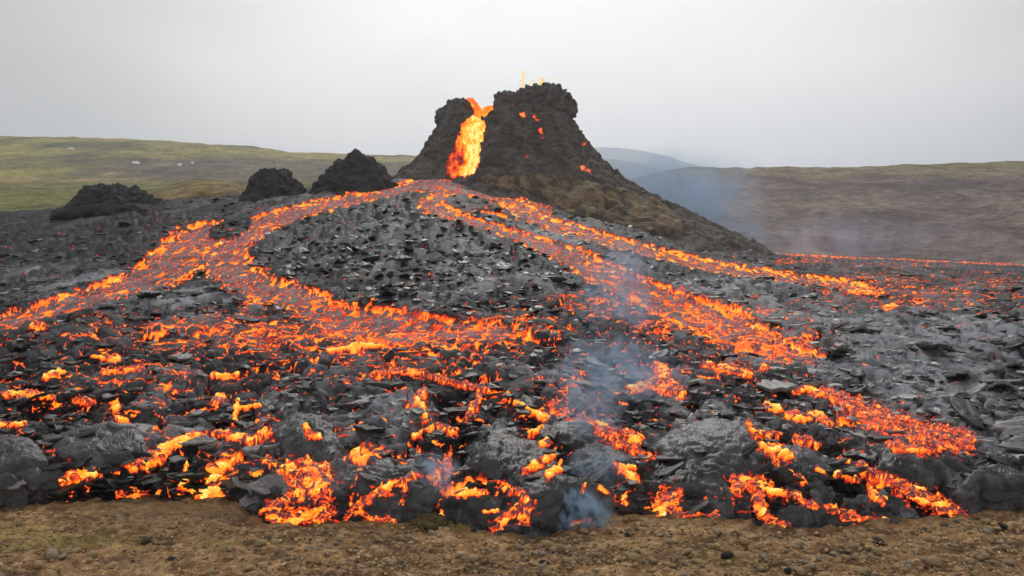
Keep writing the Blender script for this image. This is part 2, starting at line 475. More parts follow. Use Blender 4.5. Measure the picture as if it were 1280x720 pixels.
# name, strokes, crust share in the middle, brightness, label
STREAMS = [
    ("lava_stream", [[(326, 276, 8), (285, 283, 8), (250, 296, 19), (232, 314, 30), (205, 334, 26), (165, 352, 16), (110, 371, 13), (60, 384, 12), (10, 399, 12), (-60, 416, 12), (-115, 428, 12)]], 0.62, 0.0,
     "wide orange lava stream running from the channel fork down to the left edge"),
    ("lava_stream", [[(520, 231, 6), (450, 246, 8), (400, 257, 8.5), (360, 268, 11), (328, 279, 13), (300, 300, 15), (282, 322, 30), (302, 348, 23), (350, 364, 19), (400, 378, 17)]], 0.60, 0.0,
     "long lava stream from the vent pool to the left, curving back round the dark island"),
    ("lava_stream", [[(380, 384, 10), (420, 398, 22), (480, 405, 24), (550, 410, 17), (640, 414, 10)]], 0.86, -0.12,
     "broad crusted lava delta speckled orange in the middle of the field"),
    ("lava_stream", [[(552, 244, 8), (535, 256, 11), (570, 268, 7), (610, 282, 6), (650, 295, 8), (690, 310, 11), (720, 322, 15), (745, 338, 17), (770, 350, 18)]], 0.6, 0.0,
     "lava stream from below the vent pool down to the middle of the field"),
    ("lava_stream", [[(770, 350, 17), (810, 366, 18), (860, 388, 22), (910, 405, 24), (950, 425, 20), (990, 440, 12), (1030, 444, 4)]], 0.86, -0.05,
     "broken crusted lava stream going right and downhill behind the smoke"),
    ("lava_stream", [[(598, 237, 7), (625, 245, 9), (655, 262, 11), (690, 280, 9), (740, 293, 8), (800, 310, 8), (860, 325, 8), (940, 340, 7), (1000, 348, 7), (1060, 356, 7), (1100, 364, 5)]], 0.5, 0.04,
     "straight narrow lava stream along the foot of the cone to the right"),
    ("lava_pool", [[(520, 229, 9), (560, 226, 16), (605, 236, 10)]], 0.9, -0.1,
     "grey skinned lava pool right under the glowing fall"),
    ("lava_rivulet", [[(445, 243, 2.2), (480, 234, 3), (520, 225, 3)]], 0.2, 0.0, "thin orange rivulet above the left stream near the vent"),
    ("lava_rivulet", [[(590, 262, 1.6), (620, 267, 2.4), (650, 275, 2.2)]], 0.3, -0.05, "thin red rivulet between the two streams under the cone"),
    ("lava_stream", [[(960, 314, 1.4), (985, 317.5, 2.0), (1010, 319.5, 2.0), (1060, 321.5, 1.3), (1110, 323, 1.0), (1160, 325.5, 1.3), (1220, 328, 1.4), (1300, 331, 1.4)]], 0.3, -0.08,
     "thin red lava streak far off at the foot of the brown hill"),
    ("lava_rivulet", [[(668, 248, 9), (682, 262, 8), (676, 254, 9)]], 0.55, 0.02, "small ring shaped lava spill against the brown bank"),
]
BREAKOUTS = [
    ([[(78, 603, 4), (95, 598, 7), (115, 595, 7)]], 0.15, "glowing blob under the pale lobe near the left corner"),
    ([[(286, 543, 3), (255, 545, 4), (222, 554, 5), (205, 565, 7), (188, 578, 9), (166, 587, 5)]], 0.2, "orange ribbon dropping left into a fat blob over the dark hollow"),
    ([[(286, 547, 3.5), (318, 553, 5), (331, 543, 8)]], 0.15, "short bright ribbon ending in a flame shaped knob"),
    ([[(298, 572, 5), (287, 577, 8), (270, 592, 11), (266, 610, 11), (252, 622, 7)]], 0.2, "bright orange spill pouring down onto the soil left of the dark gap"),
    ([[(233, 580, 1.6), (232, 596, 3), (229, 606, 7)]], 0.0, "small dripping triangle of melt inside the left hollow"),
    ([[(148, 616, 3), (165, 612, 3), (180, 617, 3)], [(146, 618, 2.5), (172, 622, 3)]], 0.5, "red embers at the foot of the left wall"),
    ([[(346, 652, 9), (338, 640, 7), (345, 630, 6), (365, 625, 7), (385, 612, 8), (402, 612, 12), (405, 590, 9), (385, 582, 7), (368, 580, 6), (350, 590, 3), (340, 602, 3)], [(350, 647, 9), (375, 647, 9), (408, 644, 12)], [(375, 598, 18)]], 0.35, "large glowing arch of lava with a grey patch, standing on the soil"),
    ([[(0, 495, 3.5), (40, 493, 4), (68, 498, 3)]], 0.2, "long red slit at the left edge, upper one"),
    ([[(-20, 536, 2.2), (32, 531, 2.2)]], 0.1, "thin red slit at the left edge, lower one"),
    ([[(268, 503, 5), (278, 498, 5)]], 0.3, "single orange spot on the dark slope left of middle"),
    ([[(297, 503, 3), (295, 515, 3), (294, 528, 5)], [(297, 513, 2), (325, 508, 2)]], 0.0, "orange drip shaped like a T"),
    ([[(143, 508, 6), (147, 524, 4)], [(150, 527, 3), (158, 527, 3)]], 0.2, "hook shaped orange spot on the left slope"),
    ([[(92, 500, 3), (105, 502, 4), (118, 505, 2.5)]], 0.35, "small row of orange cracks on the left slope"),
    ([[(344, 577, 2), (348, 583, 1.8), (354, 585, 1.6)], [(382, 534, 3), (388, 546, 4), (400, 548, 3)]], 0.1, "two slim drips above the glowing arch"),
    ([[(440, 570, 4), (452, 563, 4), (463, 570, 4), (455, 577, 4), (444, 574, 4)]], 0.1, "little round loop of melt above the laced lobe"),
    ([[(525, 596, 3), (490, 607, 5), (472, 615, 4), (450, 630, 5), (432, 648, 4)], [(508, 604, 3), (502, 630, 2.6)], [(455, 645, 3), (492, 653, 4)], [(478, 613, 8)]], 0.45, "net of orange cracks over the laced grey lobe"),
    ([[(560, 578, 6), (552, 592, 9), (544, 601, 5)]], 0.5, "rough orange patch in the haze above the red slit"),
    ([[(552, 615, 3.5), (575, 619, 4.5), (608, 618, 2)]], 0.2, "thin red slit in the shadow between two dark lobes"),
    ([[(552, 640, 3), (551, 648, 4)]], 0.2, "small ember behind the mossy tuft"),
    ([[(636, 616, 3), (652, 618, 4), (660, 632, 9), (645, 640, 8), (632, 648, 6), (618, 660, 6)], [(655, 645, 10)]], 0.35, "curled orange toe in the smoke at the very front"),
    ([[(604, 640, 2), (623, 640, 2)]], 0.0, "short bright bar left of the curled toe"),
    ([[(655, 592, 3), (672, 582, 5), (692, 571, 3.5)]], 0.1, "slanting orange strip in the centre front"),
    ([[(684, 595, 4), (694, 590, 3.5), (702, 590, 2)], [(699, 588, 1.6), (701, 580, 1.5)]], 0.0, "small orange strip with a spike, centre front"),
    ([[(722, 524, 3), (735, 527, 4), (748, 535, 7), (765, 546, 9), (770, 556, 5), (790, 562, 4), (815, 573, 3)], [(780, 545, 9), (800, 550, 5)]], 0.3, "yellow breakout spilling right below the silvery sheet"),
    ([[(643, 504, 2.5), (665, 515, 3), (684, 523, 4)]], 0.0, "bright slanting crack left of the smoke"),
    ([[(690, 506, 5), (700, 516, 7), (712, 522, 5)]], 0.55, "dull red skinned strip between bright cracks"),
    ([[(660, 545, 2.6), (672, 540, 3), (680, 533, 2)]], 0.3, "orange stitches along a tilted slab edge"),
    ([[(676, 557, 3), (686, 554, 4)]], 0.1, "small orange nugget above the slanting strip"),
    ([[(767, 582, 2), (783, 591, 4), (794, 602, 6)], [(784, 587, 2), (793, 588, 2)]], 0.1, "forked orange tongue by the black hump"),
    ([[(750, 610, 3), (758, 615, 4)], [(732, 606, 2), (728, 616, 2)]], 0.2, "two small flames on the broad lobe's right shoulder"),
    ([[(780, 626, 7), (785, 619, 4)]], 0.15, "red tent shaped gap beside the brown soil"),
    ([[(716, 655, 3), (738, 651, 3)]], 0.25, "dim red underside of the smoking lobe"),
    ([[(822, 640, 9), (832, 626, 15), (845, 620, 9)], [(832, 640, 10), (862, 646, 5), (885, 648, 5), (895, 644, 4)]], 0.4, "red orange toe on the soil with a hem trailing right"),
    ([[(530, 490, 4), (524, 503, 6), (530, 515, 5), (532, 525, 4)]], 0.25, "orange crumbs in a notch of the middle slope"),
    ([[(600, 498, 4), (592, 510, 5), (584, 523, 3)]], 0.4, "reddish glow in a furrow left of the bright crack"),
    ([[(518, 548, 3), (530, 540, 2), (545, 535, 3), (568, 540, 5)]], 0.35, "broken string of sparks above the big smooth lobe"),
    ([[(785, 487, 3), (812, 482, 7), (832, 470, 9), (822, 456, 6)], [(832, 482, 12), (852, 492, 7)]], 0.3, "fan shaped yellow breakout below the broken stream"),
    ([[(880, 456, 4), (905, 462, 5), (938, 469, 4)], [(955, 460, 5)]], 0.3, "row of orange windows right of the fan shaped breakout"),
    ([[(957, 507, 4), (972, 513, 5)]], 0.1, "single yellow patch left of the big right tongue"),
    ([[(985, 520, 5), (1005, 524, 5), (1020, 519, 5), (1038, 532, 3)]], 0.15, "yellow wavy strip under the tilted dark slab"),
    ([[(992, 491, 3), (1010, 487, 4), (1024, 494, 4)]], 0.3, "arched yellow rim above the tilted dark slab"),
    ([[(1032, 492, 6), (1058, 505, 11), (1090, 520, 13), (1130, 534, 13), (1170, 545, 14), (1205, 553, 13)], [(1110, 555, 4), (1130, 563, 5), (1170, 560, 9)]], 0.55, "big broken tongue of orange plates on the right slope"),
    ([[(935, 530, 3), (945, 545, 4), (970, 546, 4)]], 0.4, "orange stitches along the rough hummock's right edge"),
    ([[(950, 556, 4), (966, 566, 9), (984, 572, 7)], [(972, 580, 5)]], 0.2, "yellow orange pocket beside the purple lobe"),
    ([[(995, 552, 5), (1012, 553, 6), (1026, 558, 4)]], 0.45, "speckled patch at the head of the purple lobe"),
    ([[(1050, 576, 3), (1085, 592, 7), (1120, 608, 9), (1150, 621, 11), (1180, 634, 10), (1204, 641, 5)]], 0.3, "long straight tongue reaching the soil at the right front"),
    ([[(915, 600, 4), (925, 610, 9)], [(930, 605, 9), (960, 612, 9)], [(947, 618, 6), (950, 638, 8), (965, 652, 6), (987, 658, 3)], [(965, 616, 4), (990, 621, 4), (1018, 633, 4)]], 0.4, "branching orange spill running down to the soil, right of centre"),
    ([[(1036, 636, 4), (1055, 644, 7), (1080, 650, 5), (1106, 650, 4)]], 0.3, "low orange tongue lying along the soil, right"),
    ([[(1045, 595, 3), (1060, 597, 4), (1072, 601, 3)], [(1086, 606, 3), (1090, 620, 4), (1106, 628, 3)]], 0.1, "orange drips left of the long straight tongue"),
    ([[(985, 593, 3), (996, 598, 3), (1004, 604, 4)], [(1022, 588, 3), (1030, 594, 2)]], 0.1, "orange dashes on the dark face below the purple lobe"),
    ([[(1062, 366, 3), (1085, 364, 5), (1100, 367, 3)]], 0.2, "yellow pocket at the end of the narrow right stream"),
    ([[(410, 440, 2), (440, 437, 3), (475, 434, 2)]], 0.1, "long thin yellow streak under the crusted delta"),
    ([[(465, 470, 3), (490, 465, 3), (520, 467, 3), (560, 478, 4), (610, 490, 3)]], 0.5, "reddish band of melt crossing the middle slope"),
    ([[(128, 449, 4), (146, 450, 3.5)]], 0.1, "small orange lens on the upper left slope"),
    ([[(126, 467, 2.5), (160, 463, 3), (178, 461, 2)]], 0.35, "streaky orange lens on the left slope"),
    ([[(265, 471, 2.5), (282, 472, 3), (298, 469, 2)]], 0.15, "slim orange lens right of the streaky one"),
    ([[(57, 473, 3), (72, 467, 4), (80, 466, 2)]], 0.2, "short orange lens near the left edge"),
    ([[(40, 410, 3), (55, 408, 3.5)]], 0.1, "orange lens just under the left stream"),
    ([[(1108, 385, 4), (1120, 383, 3)]], 0.2, "orange spot on the dark slope right of the stream's end"),
]
# dark islands that split the streams
def islands():
    ISL = np.minimum(stroke([(270, 290, 7), (290, 284, 10), (308, 277, 6)], 0.3, 77), stroke([(180, 394, 14), (230, 384, 19), (300, 384, 15)], 0.3, 78))
    ISL = np.minimum(ISL, stroke([(730, 392, 12), (770, 398, 14), (800, 408, 8)], 0.3, 79))
    return ISL
def find_streams():
    ISL = islands()
    sid = np.zeros(D.shape, np.int16); sd_best = np.full(D.shape, 1e3, np.float32)
    crust = np.zeros(D.shape, np.float32); bright = np.zeros(D.shape, np.float32)
    for i, (nm, strokes, cr, br, lab) in enumerate(STREAMS):
        s = np.minimum.reduce([stroke(p, 0.26, 100 + i, 1.5) for p in strokes])
        k = s < sd_best
        sd_best = np.where(k, s, sd_best); crust = np.where(k, cr, crust); bright = np.where(k, br, bright)
        sid = np.where(k & (s < 0), i + 1, sid)
    k = ISL < 0.15
    sid[k] = 0; sd_best = np.maximum(sd_best, np.where(k, 0.3 - ISL, sd_best))
    s_in = sst(0.15, -0.35, sd_best)
    return sid, sd_best, crust, bright, s_in
sid, sd_best, crust, bright, s_in = find_streams()
def find_breakouts():
    bid = np.zeros(D.shape, np.int16); bd = np.full(D.shape, 1e3, np.float32); bcr = np.zeros(D.shape, np.float32)
    for i, (strokes, cr, lab) in enumerate(BREAKOUTS):
        s = np.minimum.reduce([stroke(p, 0.46, 300 + i, 2.6) for p in strokes])
        k = s < bd
        bd = np.where(k, s, bd); bcr = np.where(k, cr, bcr)
        bid = np.where(k & (s < 0), i + 1, bid)
    b_in = sst(0.1, -0.6, bd)
    return bid, bd, bcr, b_in
bid, bd, bcr, b_in = find_breakouts()
hot_in = np.maximum(s_in, b_in)

# far off the slabs and folds are longer down the slope
Y_true = Y
Y = np.where(Y > 26, 26 * (1 + np.log(np.maximum(Y, 1) / 26)), Y)
# --- slab relief: broken, tilted plates at three sizes, streaked along each plate's own direction
wx = X + 0.35 * fbm2(X / 1.3, Y / 1.3, 3, 21); wy = Y + 0.35 * fbm2(X / 1.3 + 7, Y / 1.3, 3, 22)
big_amp = 1.0 - 0.80 * lobe_in
calm = sst(0.05, 1.1, sd_best)                       # relief dies down towards the streams
solid = (0.10 + 0.90 * calm) * (0.15 + 0.85 * sst(-0.3, 1.2, bd))
rough_zone = 0.55 + 0.45 * sst(-0.35, 0.35, fbm2(X / 7.0, Y / 9.0, 2, 31))
dz = np.zeros(D.shape)
far = sst(28, 60, D)
f1, f2, ax, ay, h1, h2 = vor2(wx / 2.3, wy / 2.9, 51)
e1 = f2 - f1
ang1 = h2 * 6.283
dz += 2.3 * big_amp * rough_zone * (0.085 * (h1 - 0.5) + 0.14 * (ax * np.cos(ang1) + ay * np.sin(ang1)) * (0.3 + h1)) * (1 - 0.35 * far)
dz -= 0.18 * (1 + 1.5 * far) * sst(0.12, 0.0, e1) * big_amp
tone = 0.013 + 0.0 * D
tone = tone + 0.035 * h1 ** 2
g1, g2, bx_, by_, k1, k2 = vor2(wx / 0.85 + 0.6 * gn2(X / 0.9, Y / 0.9, 91), wy / 1.15 + 0.6 * gn2(X / 0.9, Y / 0.9, 92), 52)
e2 = g2 - g1
ang2 = k2 * 6.283
dz += 0.85 * big_amp * rough_zone * ((0.11 + 0.10 * far) * (k1 - 0.5) + (0.22 + 0.10 * far) * (bx_ * np.cos(ang2) + by_ * np.sin(ang2)) * (0.25 + k1))
dz -= 0.16 * (1 + 1.0 * far) * sst(0.16, 0.0, e2) * big_amp
tone = tone + 0.15 * k1 ** 4
q1, q2, cx_, cy_, l1, l2 = vor2(wx / 0.34 + 0.5 * gn2(X / 0.4, Y / 0.4, 93), wy / 0.5 + 0.5 * gn2(X / 0.4, Y / 0.4, 94), 53)
e3 = q2 - q1
ang3 = l2 * 6.283
dz += 0.34 * (1 - 0.6 * far) * big_amp * rough_zone * (0.15 * (l1 - 0.5) + 0.30 * (cx_ * np.cos(ang3) + cy_ * np.sin(ang3)) * l1)
tone = tone + 0.16 * l1 ** 5
# cross folds: long low wrinkles across the flow
fw = 0.5 * fbm2(X / 2.6, Y / 2.6, 3, 33)
fa = wx * 0.995 + 0.25 * wy * gn2(X / 6.0, Y / 6.0, 34)
fold = ridge2(fa / 1.9 + fw, wy / 0.62 + 2.2 * fw, 3, 35)
fold2 = ridge2(fa / 0.75 + 2 * fw, wy / 0.24 + 3.0 * fw, 2, 36)
dz += (0.085 * fold + 0.030 * fold2 * (0.25 + 0.75 * near)) * (1 - 0.5 * lobe_in)
# ropes and fibres
an = 0.9 * fbm2(X / 4.0, Y / 4.0, 2, 61) * 3.0 + (h2 - 0.5) * 1.6 * (1 - lobe_in) + 0.5
ur = X * np.cos(an) + Y * np.sin(an); vr = -X * np.sin(an) + Y * np.cos(an)
fib = ridge2(ur * 1.6, vr * 9.0, 3, 62)
dz += 0.035 * fib * (1 + 0.5 * lobe_in) * (1 - 0.7 * far)
rope_ph = vr * 34.0 + 5.0 * fbm2(X / 0.9, Y / 0.9, 3, 63) + 2.2 * gn2(X / 0.35, Y / 0.35, 64)
rope_m = sst(-0.05, 0.35, gn2(X / 1.1, Y / 1.1, 65)) * near
dz += 0.014 * np.sin(rope_ph) * rope_m
dz += 0.05 * fbm2(X / 0.22, Y / 0.22, 3, 66) * (0.25 + 0.75 * near) * (1 - 0.8 * lobe_in)
dz += lobe_in * (0.055 * fbm2(X / 0.8, Y / 0.8, 2, 67) + 0.030 * np.sin(rope_ph * 0.5) * sst(-0.5, 0.1, gn2(X / 0.9, Y / 0.9, 69)))
tone = tone * (0.70 + 0.5 * sst(-0.2, 0.9, fib)) * (0.45 + 0.95 * sst(-0.2, 0.7, fold + 0.4 * fold2))  # fold crests come out paler: sheen painted into the tone
lobe_tone = np.array([0.06] + [0.015 if 'black' in L[6] else 0.075 if 'grey' in L[6] else 0.05 for L in LOBES])
tone = np.where(lobe_in > 0.3, 0.5 * tone + lobe_tone[lobe_id] * (1 + 0.5 * gn2(X / 0.5, Y / 0.5, 68) + 0.5 * fib), tone)
# pale sheets: silvery sheen painted into the crust tone
pale = np.zeros(D.shape)
for cx, cy, rx, ry, a in [(1110, 445, 130, 34, 1.0), (900, 355, 55, 14, .7), (690, 295, 45, 12, .8), (770, 480, 80, 22, .8), (250, 375, 60, 14, .5), (520, 300, 120, 45, .2), (880, 540, 60, 30, .5),
                          (1180, 520, 110, 70, .8), (1180, 430, 120, 40, .7), (1050, 400, 90, 18, .6), (480, 520, 45, 16, .6), (230, 545, 110, 10, .35), (560, 320, 130, 45, .18), (1000, 395, 90, 20, .7), (620, 535, 20, 12, .8), (60, 350, 60, 25, .25)]:
    pale = np.maximum(pale, a * np.exp(-((PX - cx) / rx) ** 2 - ((PY - cy) / ry) ** 2))
tone = tone * (0.85 + 5.0 * pale * (1 - 0.7 * lobe_in))
dark_far = sst(360, 280, PX) * sst(345, 310, PY)
tone = np.minimum(tone * (0.42 - 0.12 * far) + 0.13 * h1 ** 7 * (1 - lobe_in) * sst(-0.2, 0.8, fold) + 0.19 * pale * (1 - lobe_in) * sst(-0.1, 0.7, fold + 0.3 * fold2) * (0.25 + 0.75 * k1), 0.26) * (1 - 0.55 * dark_far)
ash = sst(1000, 1100, PX) * sst(355, 335, PY)
fade_front = sst(17.3, 17.7, rows_d)[:, None]
for _ in range(3):
    dz[1:-1] = 0.25 * dz[:-2] + 0.5 * dz[1:-1] + 0.25 * dz[2:]
dq = dz.copy()                                        # far off, steps finer than the grid are eased
for _ in range(5):
    dq[1:-1] = 0.25 * dq[:-2] + 0.5 * dq[1:-1] + 0.25 * dq[2:]
for _ in range(2):
    dq[:, 1:-1] = 0.25 * dq[:, :-2] + 0.5 * dq[:, 1:-1] + 0.25 * dq[:, 2:]
dz = dz + (dq - dz) * sst(30, 48, Y_true)
solid_b = 0.15 + 0.85 * sst(-0.3, 1.2, bd)
Z = Z + dz * solid * fade_front * sst(17.45, 18.4, rows_d)[:, None] ** 0.6
PY0 = PY
PY = HY + F * (EYE - Z) / Y_true
bid, bd, bcr, b_in = find_breakouts()
sid, sd_best, crust, bright, s_in = find_streams()
PY = PY0
hot_in = np.maximum(s_in, b_in)
# melt: streams lie in shallow channels between levees, toes bulge
levee = np.exp(-((sd_best - 0.35) / 0.3) ** 2) * (sd_best < 2) * 0.5
Z = Z - 0.22 * s_in + 0.16 * levee * (0.6 + 0.8 * gn2(X / 0.8, Y / 0.8, 70))
Z = Z + 0.10 * b_in * sst(17.4, 18.0, rows_d)[:, None]

# --- heat (patterns follow the relief: U runs along the ground and up the faces)
U = Y + 1.3 * Z
sx_, sy_ = X / 0.34, U / 0.70
c1, c2, m1x, m1y, r1, r2 = vor2(sx_ + 0.5 * gn2(X / 0.5, Y / 0.5, 95), sy_ + 0.5 * gn2(X / 0.5, Y / 0.5, 96), 54)
ce = c2 - c1
depth_in = np.clip(-sd_best, 0, 1)
cover = np.minimum(crust * 1.4, 0.95) * sst(0.06, 0.40, depth_in + 0.20 * gn2(X / 1.2, Y / 2.2, 71)) + 0.18
cover = np.clip(cover + 0.20 * gn2(X / 2.0, Y / 4.0, 72), 0, 0.93)
plate = (r1 < cover) * sst(0.05, 0.16, ce)
melt = 0.80 + bright + 0.24 * gn2(X / 0.5, Y / 1.1, 73) + 0.10 * gn2(X / 0.18, Y / 0.3, 74) - 0.24 * sst(0.0, 0.7, depth_in) * crust + 0.12 * (r2 - 0.5)
cool = 0.04 + 0.13 * r2 ** 3 + 0.08 * gn2(X / 0.6, Y / 1.0, 75)
heat_s = np.where(plate > 0, melt * (1 - plate) + cool * plate, melt)
Z = Z + s_in * (0.035 * plate + 0.05 * gn2(X / 0.5, Y / 0.8, 97) + 0.03 * gn2(X / 0.2, Y / 0.3, 98))
heat = heat_s * sst(0.10, -0.10, sd_best)
# breakouts: finer skin
U = Y + 1.3 * Z
o1, o2, _, _, p1, p2 = vor2(X / 0.27 + 0.8 * gn2(X / 0.25, U / 0.25, 80), U / 0.22 + 0.8 * gn2(X / 0.25, U / 0.25, 81), 55)
oe = o2 - o1
din = np.clip(-bd, 0, 1)
skin = (p1 < (bcr * 1.35 + 0.14) * sst(0.1, 0.45, din) * 1.25) * sst(0.03, 0.13, oe)
lump = gn2(X / 0.30, U / 0.22, 82)
mb = 0.60 + 0.26 * sst(0.0, 0.6, din) + 0.22 * lump + 0.10 * gn2(X / 0.09, U / 0.07, 83) + 0.1 * (p2 - 0.5)
hb = mb * (1 - skin) + (0.17 + 0.12 * p2) * skin
Z = Z + b_in * (0.02 * skin + 0.05 * lump + 0.02 * gn2(X / 0.08, Y / 0.08, 84))
halo = 0.50 * sst(1.1, 0.0, bd + 0.7 * gn2(X / 0.15, U / 0.12, 88)) * sst(-0.15, 0.45, gn2(X / 0.2, U / 0.16, 89)) * (bd < 2)
heat = np.maximum(heat, np.maximum(halo, hb * sst(0.06, -0.12, bd)))
# glowing cracks and specks in the half-cooled parts
dens = np.zeros(D.shape)
for cx, cy, rx, ry, a in [(330, 418, 240, 32, .80), (520, 425, 180, 30, .80), (150, 430, 190, 26, .36), (200, 470, 240, 30, .52), (480, 458, 190, 28, .58), (720, 378, 45, 16, .60), (770, 390, 60, 18, .7),
                          (880, 400, 110, 30, .60), (960, 430, 90, 26, .85), (1150, 370, 150, 24, .55), (1100, 350, 80, 12, .62), (1230, 352, 80, 16, .48), (850, 400, 140, 34, .7), (650, 410, 90, 30, .6), (80, 560, 70, 36, .30), (200, 545, 110, 30, .35),
                          (300, 500, 110, 30, .22), (520, 500, 60, 34, .34), (560, 545, 50, 12, .34), (700, 440, 60, 26, .25), (760, 430, 80, 30, .22), (1060, 540, 90, 30, .32), (930, 600, 60, 30, .36), (1100, 600, 50, 30, .3),
                          (90, 600, 70, 20, .34), (250, 610, 60, 18, .30), (150, 395, 130, 10, .35), (320, 380, 30, 14, .55), (640, 255, 40, 12, .55), (1000, 325, 60, 4, .6), (1130, 330, 160, 5, .42), (560, 262, 60, 10, .2),
                          (440, 540, 60, 20, .25), (760, 590, 60, 20, .25), (660, 530, 60, 25, .22), (1000, 450, 60, 12, .3), (640, 480, 120, 25, .14), (280, 560, 60, 25, .32), (870, 620, 40, 12, .35)]:
    dens = np.maximum(dens, a * np.exp(-(((PX - cx) / rx) ** 2 + ((PY - cy) / ry) ** 2) ** 1.3))
low = sst(0.15, -0.35, dz / 0.5)
base_d = 0.37 * sst(1080, 980, PX) * sst(372, 400, PY) * sst(660, 630, PY) * (0.55 + 0.6 * sst(-0.3, 0.4, fbm2(X / 3.0, Y / 3.5, 2, 90)))
dens = np.maximum(dens, base_d)
pick = 0.5 + 0.40 * gn2(X / 0.9, U / 0.7, 85) + 0.42 * gn2(X / 0.34, U / 0.16, 86)
crk = np.maximum(sst(0.13, 0.02, e2), 0.9 * sst(0.16, 0.02, e3))
spark = sst(1.02 - dens * 0.70, 1.02 - dens * 0.70 + 0.14, pick + 0.20 * crk + 0.18 * sst(0.1, -0.5, fold + 0.4 * fold2))
seam = sst(0.050, 0.008, e2 + 0.05 * gn2(X / 0.14, U / 0.12, 97)) * sst(0.70 - 0.9 * dens, 0.92 - 0.9 * dens, 0.5 + 0.6 * gn2(X / 1.4, U / 1.2, 99) + 0.25 * gn2(X / 0.4, U / 0.4, 98)) * sst(0.05, 0.2, dens)
spark = np.maximum(spark, 0.95 * seam)
hf_ = spark * (0.48 + 0.3 * crk + 0.18 * gn2(X / 0.25, U / 0.25, 87)) * (1 - 0.8 * lobe_in)
heat = np.maximum(heat, hf_)
heat = np.clip(heat, 0, 1)
# warm crust colour near melt: thin hot skin is mauve grey
mauve = np.clip(np.maximum(s_in * plate, b_in * skin) + 0.55 * np.clip(dens - 0.3, 0, 1) * 1.5, 0, 1)
colr = np.stack([tone * 0.93, tone * 0.98, tone * 1.10], -1)
mv = np.array([0.215, 0.175, 0.185])
colr = colr * (1 - mauve[..., None]) + mv * (0.5 + 0.8 * r1[..., None]) * mauve[..., None]
mol = np.clip(heat * 1.6, 0, 1)[..., None]
colr = colr * (1 - 0.8 * mol) + 0.03 * mol * 0.8

# broken blocks on the steep front: push along the surface normal
Y = Y_true
kf = np.searchsorted(rows_d, 24.0)
Pn = np.stack([X, Y, Z], -1)[:kf]
Zs = np.apply_along_axis(lambda k: np.convolve(np.pad(k, 4, mode='edge'), np.ones(9) / 9, 'valid'), 0, Z[:kf])
Ps = np.stack([X[:kf], Y[:kf], Zs], -1)
nv_ = np.cross(np.gradient(Ps, axis=1), np.gradient(Ps, axis=0)); nv_ /= np.linalg.norm(nv_, axis=-1, keepdims=True) + 1e-9
pf = Pn.reshape(-1, 3)
wA, hA = wor3(pf / np.array([0.42, 0.34, 0.26]), 711); wB, hB = wor3(pf / np.array([0.17, 0.15, 0.11]), 717)
lb = lobe_in[:kf].ravel(); bb = b_in[:kf].ravel()
amt = (0.30 * (0.5 - wA) * (1 - 0.75 * lb) + 0.10 * (0.5 - wB) * (1 - 0.85 * lb) + (0.16 * fbm3(pf / 0.5, 3, 721) + 0.05 * fbm3(pf / 0.13, 2, 723)) * (1 - 0.85 * lb)) * (1 - 0.75 * bb)
amt = amt.reshape(kf, NC) * sst(24, 19, D[:kf]) * sst(17.25, 17.5, rows_d[:kf])[:, None]
Pn = Pn + nv_ * amt[..., None]
X = X.copy(); Y = Y.copy(); X[:kf], Y[:kf], Z[:kf] = Pn[..., 0], Pn[..., 1], Pn[..., 2]
colr[:kf] *= (0.7 + 0.6 * hA.reshape(kf, NC))[..., None]
V = np.stack([X, Y, Z], -1).reshape(-1, 3)
FC = grid_faces(NR, NC)
# skirt: the far rim drops out of sight on its own; ids per face
vid = np.zeros(D.shape, np.int32)
vid = np.where(lobe_w > 0.03, 1000 + lobe_id, vid)
vid = np.where(sid > 0, sid, vid)
vid = np.where(bid > 0, 100 + bid, vid)
def keep_largest(v):
    for k in range(1, 1000):
        rr0, cc0 = np.nonzero(vid == k)
        if len(rr0) == 0: continue
        todo = set(zip(rr0.tolist(), cc0.tolist())); comps = []
        while todo:
            st = [todo.pop()]; comp = []
            while st:
                a, b = st.pop(); comp.append((a, b))
                for q in ((a + 1, b), (a - 1, b), (a, b + 1), (a, b - 1)):
                    if q in todo: todo.remove(q); st.append(q)
            comps.append(comp)
        comps.sort(key=len, reverse=True)
        for c in comps[1:]:
            a = np.array(c); v[a[:, 0], a[:, 1]] = 0
keep_largest(vid)
fid = vid.ravel()[FC[:, 0]]
attrs = {"melt": heat.reshape(-1), "col": colr.reshape(-1, 3)}
field = submesh("lava_field", V, FC, fid == 0, M_LAVA, attrs)
tag(field, "black and silver field of broken lava crust filling the slope below the cone", "lava field", kind="structure")
for i, (nm, strokes, cr, br, lab) in enumerate(STREAMS):
    if (fid == i + 1).sum() > 6:
        tag(submesh(nm, V, FC, fid == i + 1, M_LAVA, attrs, origin=True), lab, nm.replace('_', ' '), "molten lava streams fed by the vent")
for i, (strokes, cr, lab) in enumerate(BREAKOUTS):
    if (fid == 101 + i).sum() > 6:
        tag(submesh("lava_breakout", V, FC, fid == 101 + i, M_LAVA, attrs, origin=True), lab, "lava breakout", "molten breakouts on the flow")
for i, L in enumerate(LOBES):
    if (fid == 1001 + i).sum() > 20:
        tag(submesh("lava_lobe", V, FC, fid == 1001 + i, M_LOBE, attrs, origin=True), L[6], "lava lobe", "smooth crust lobes on the flow")

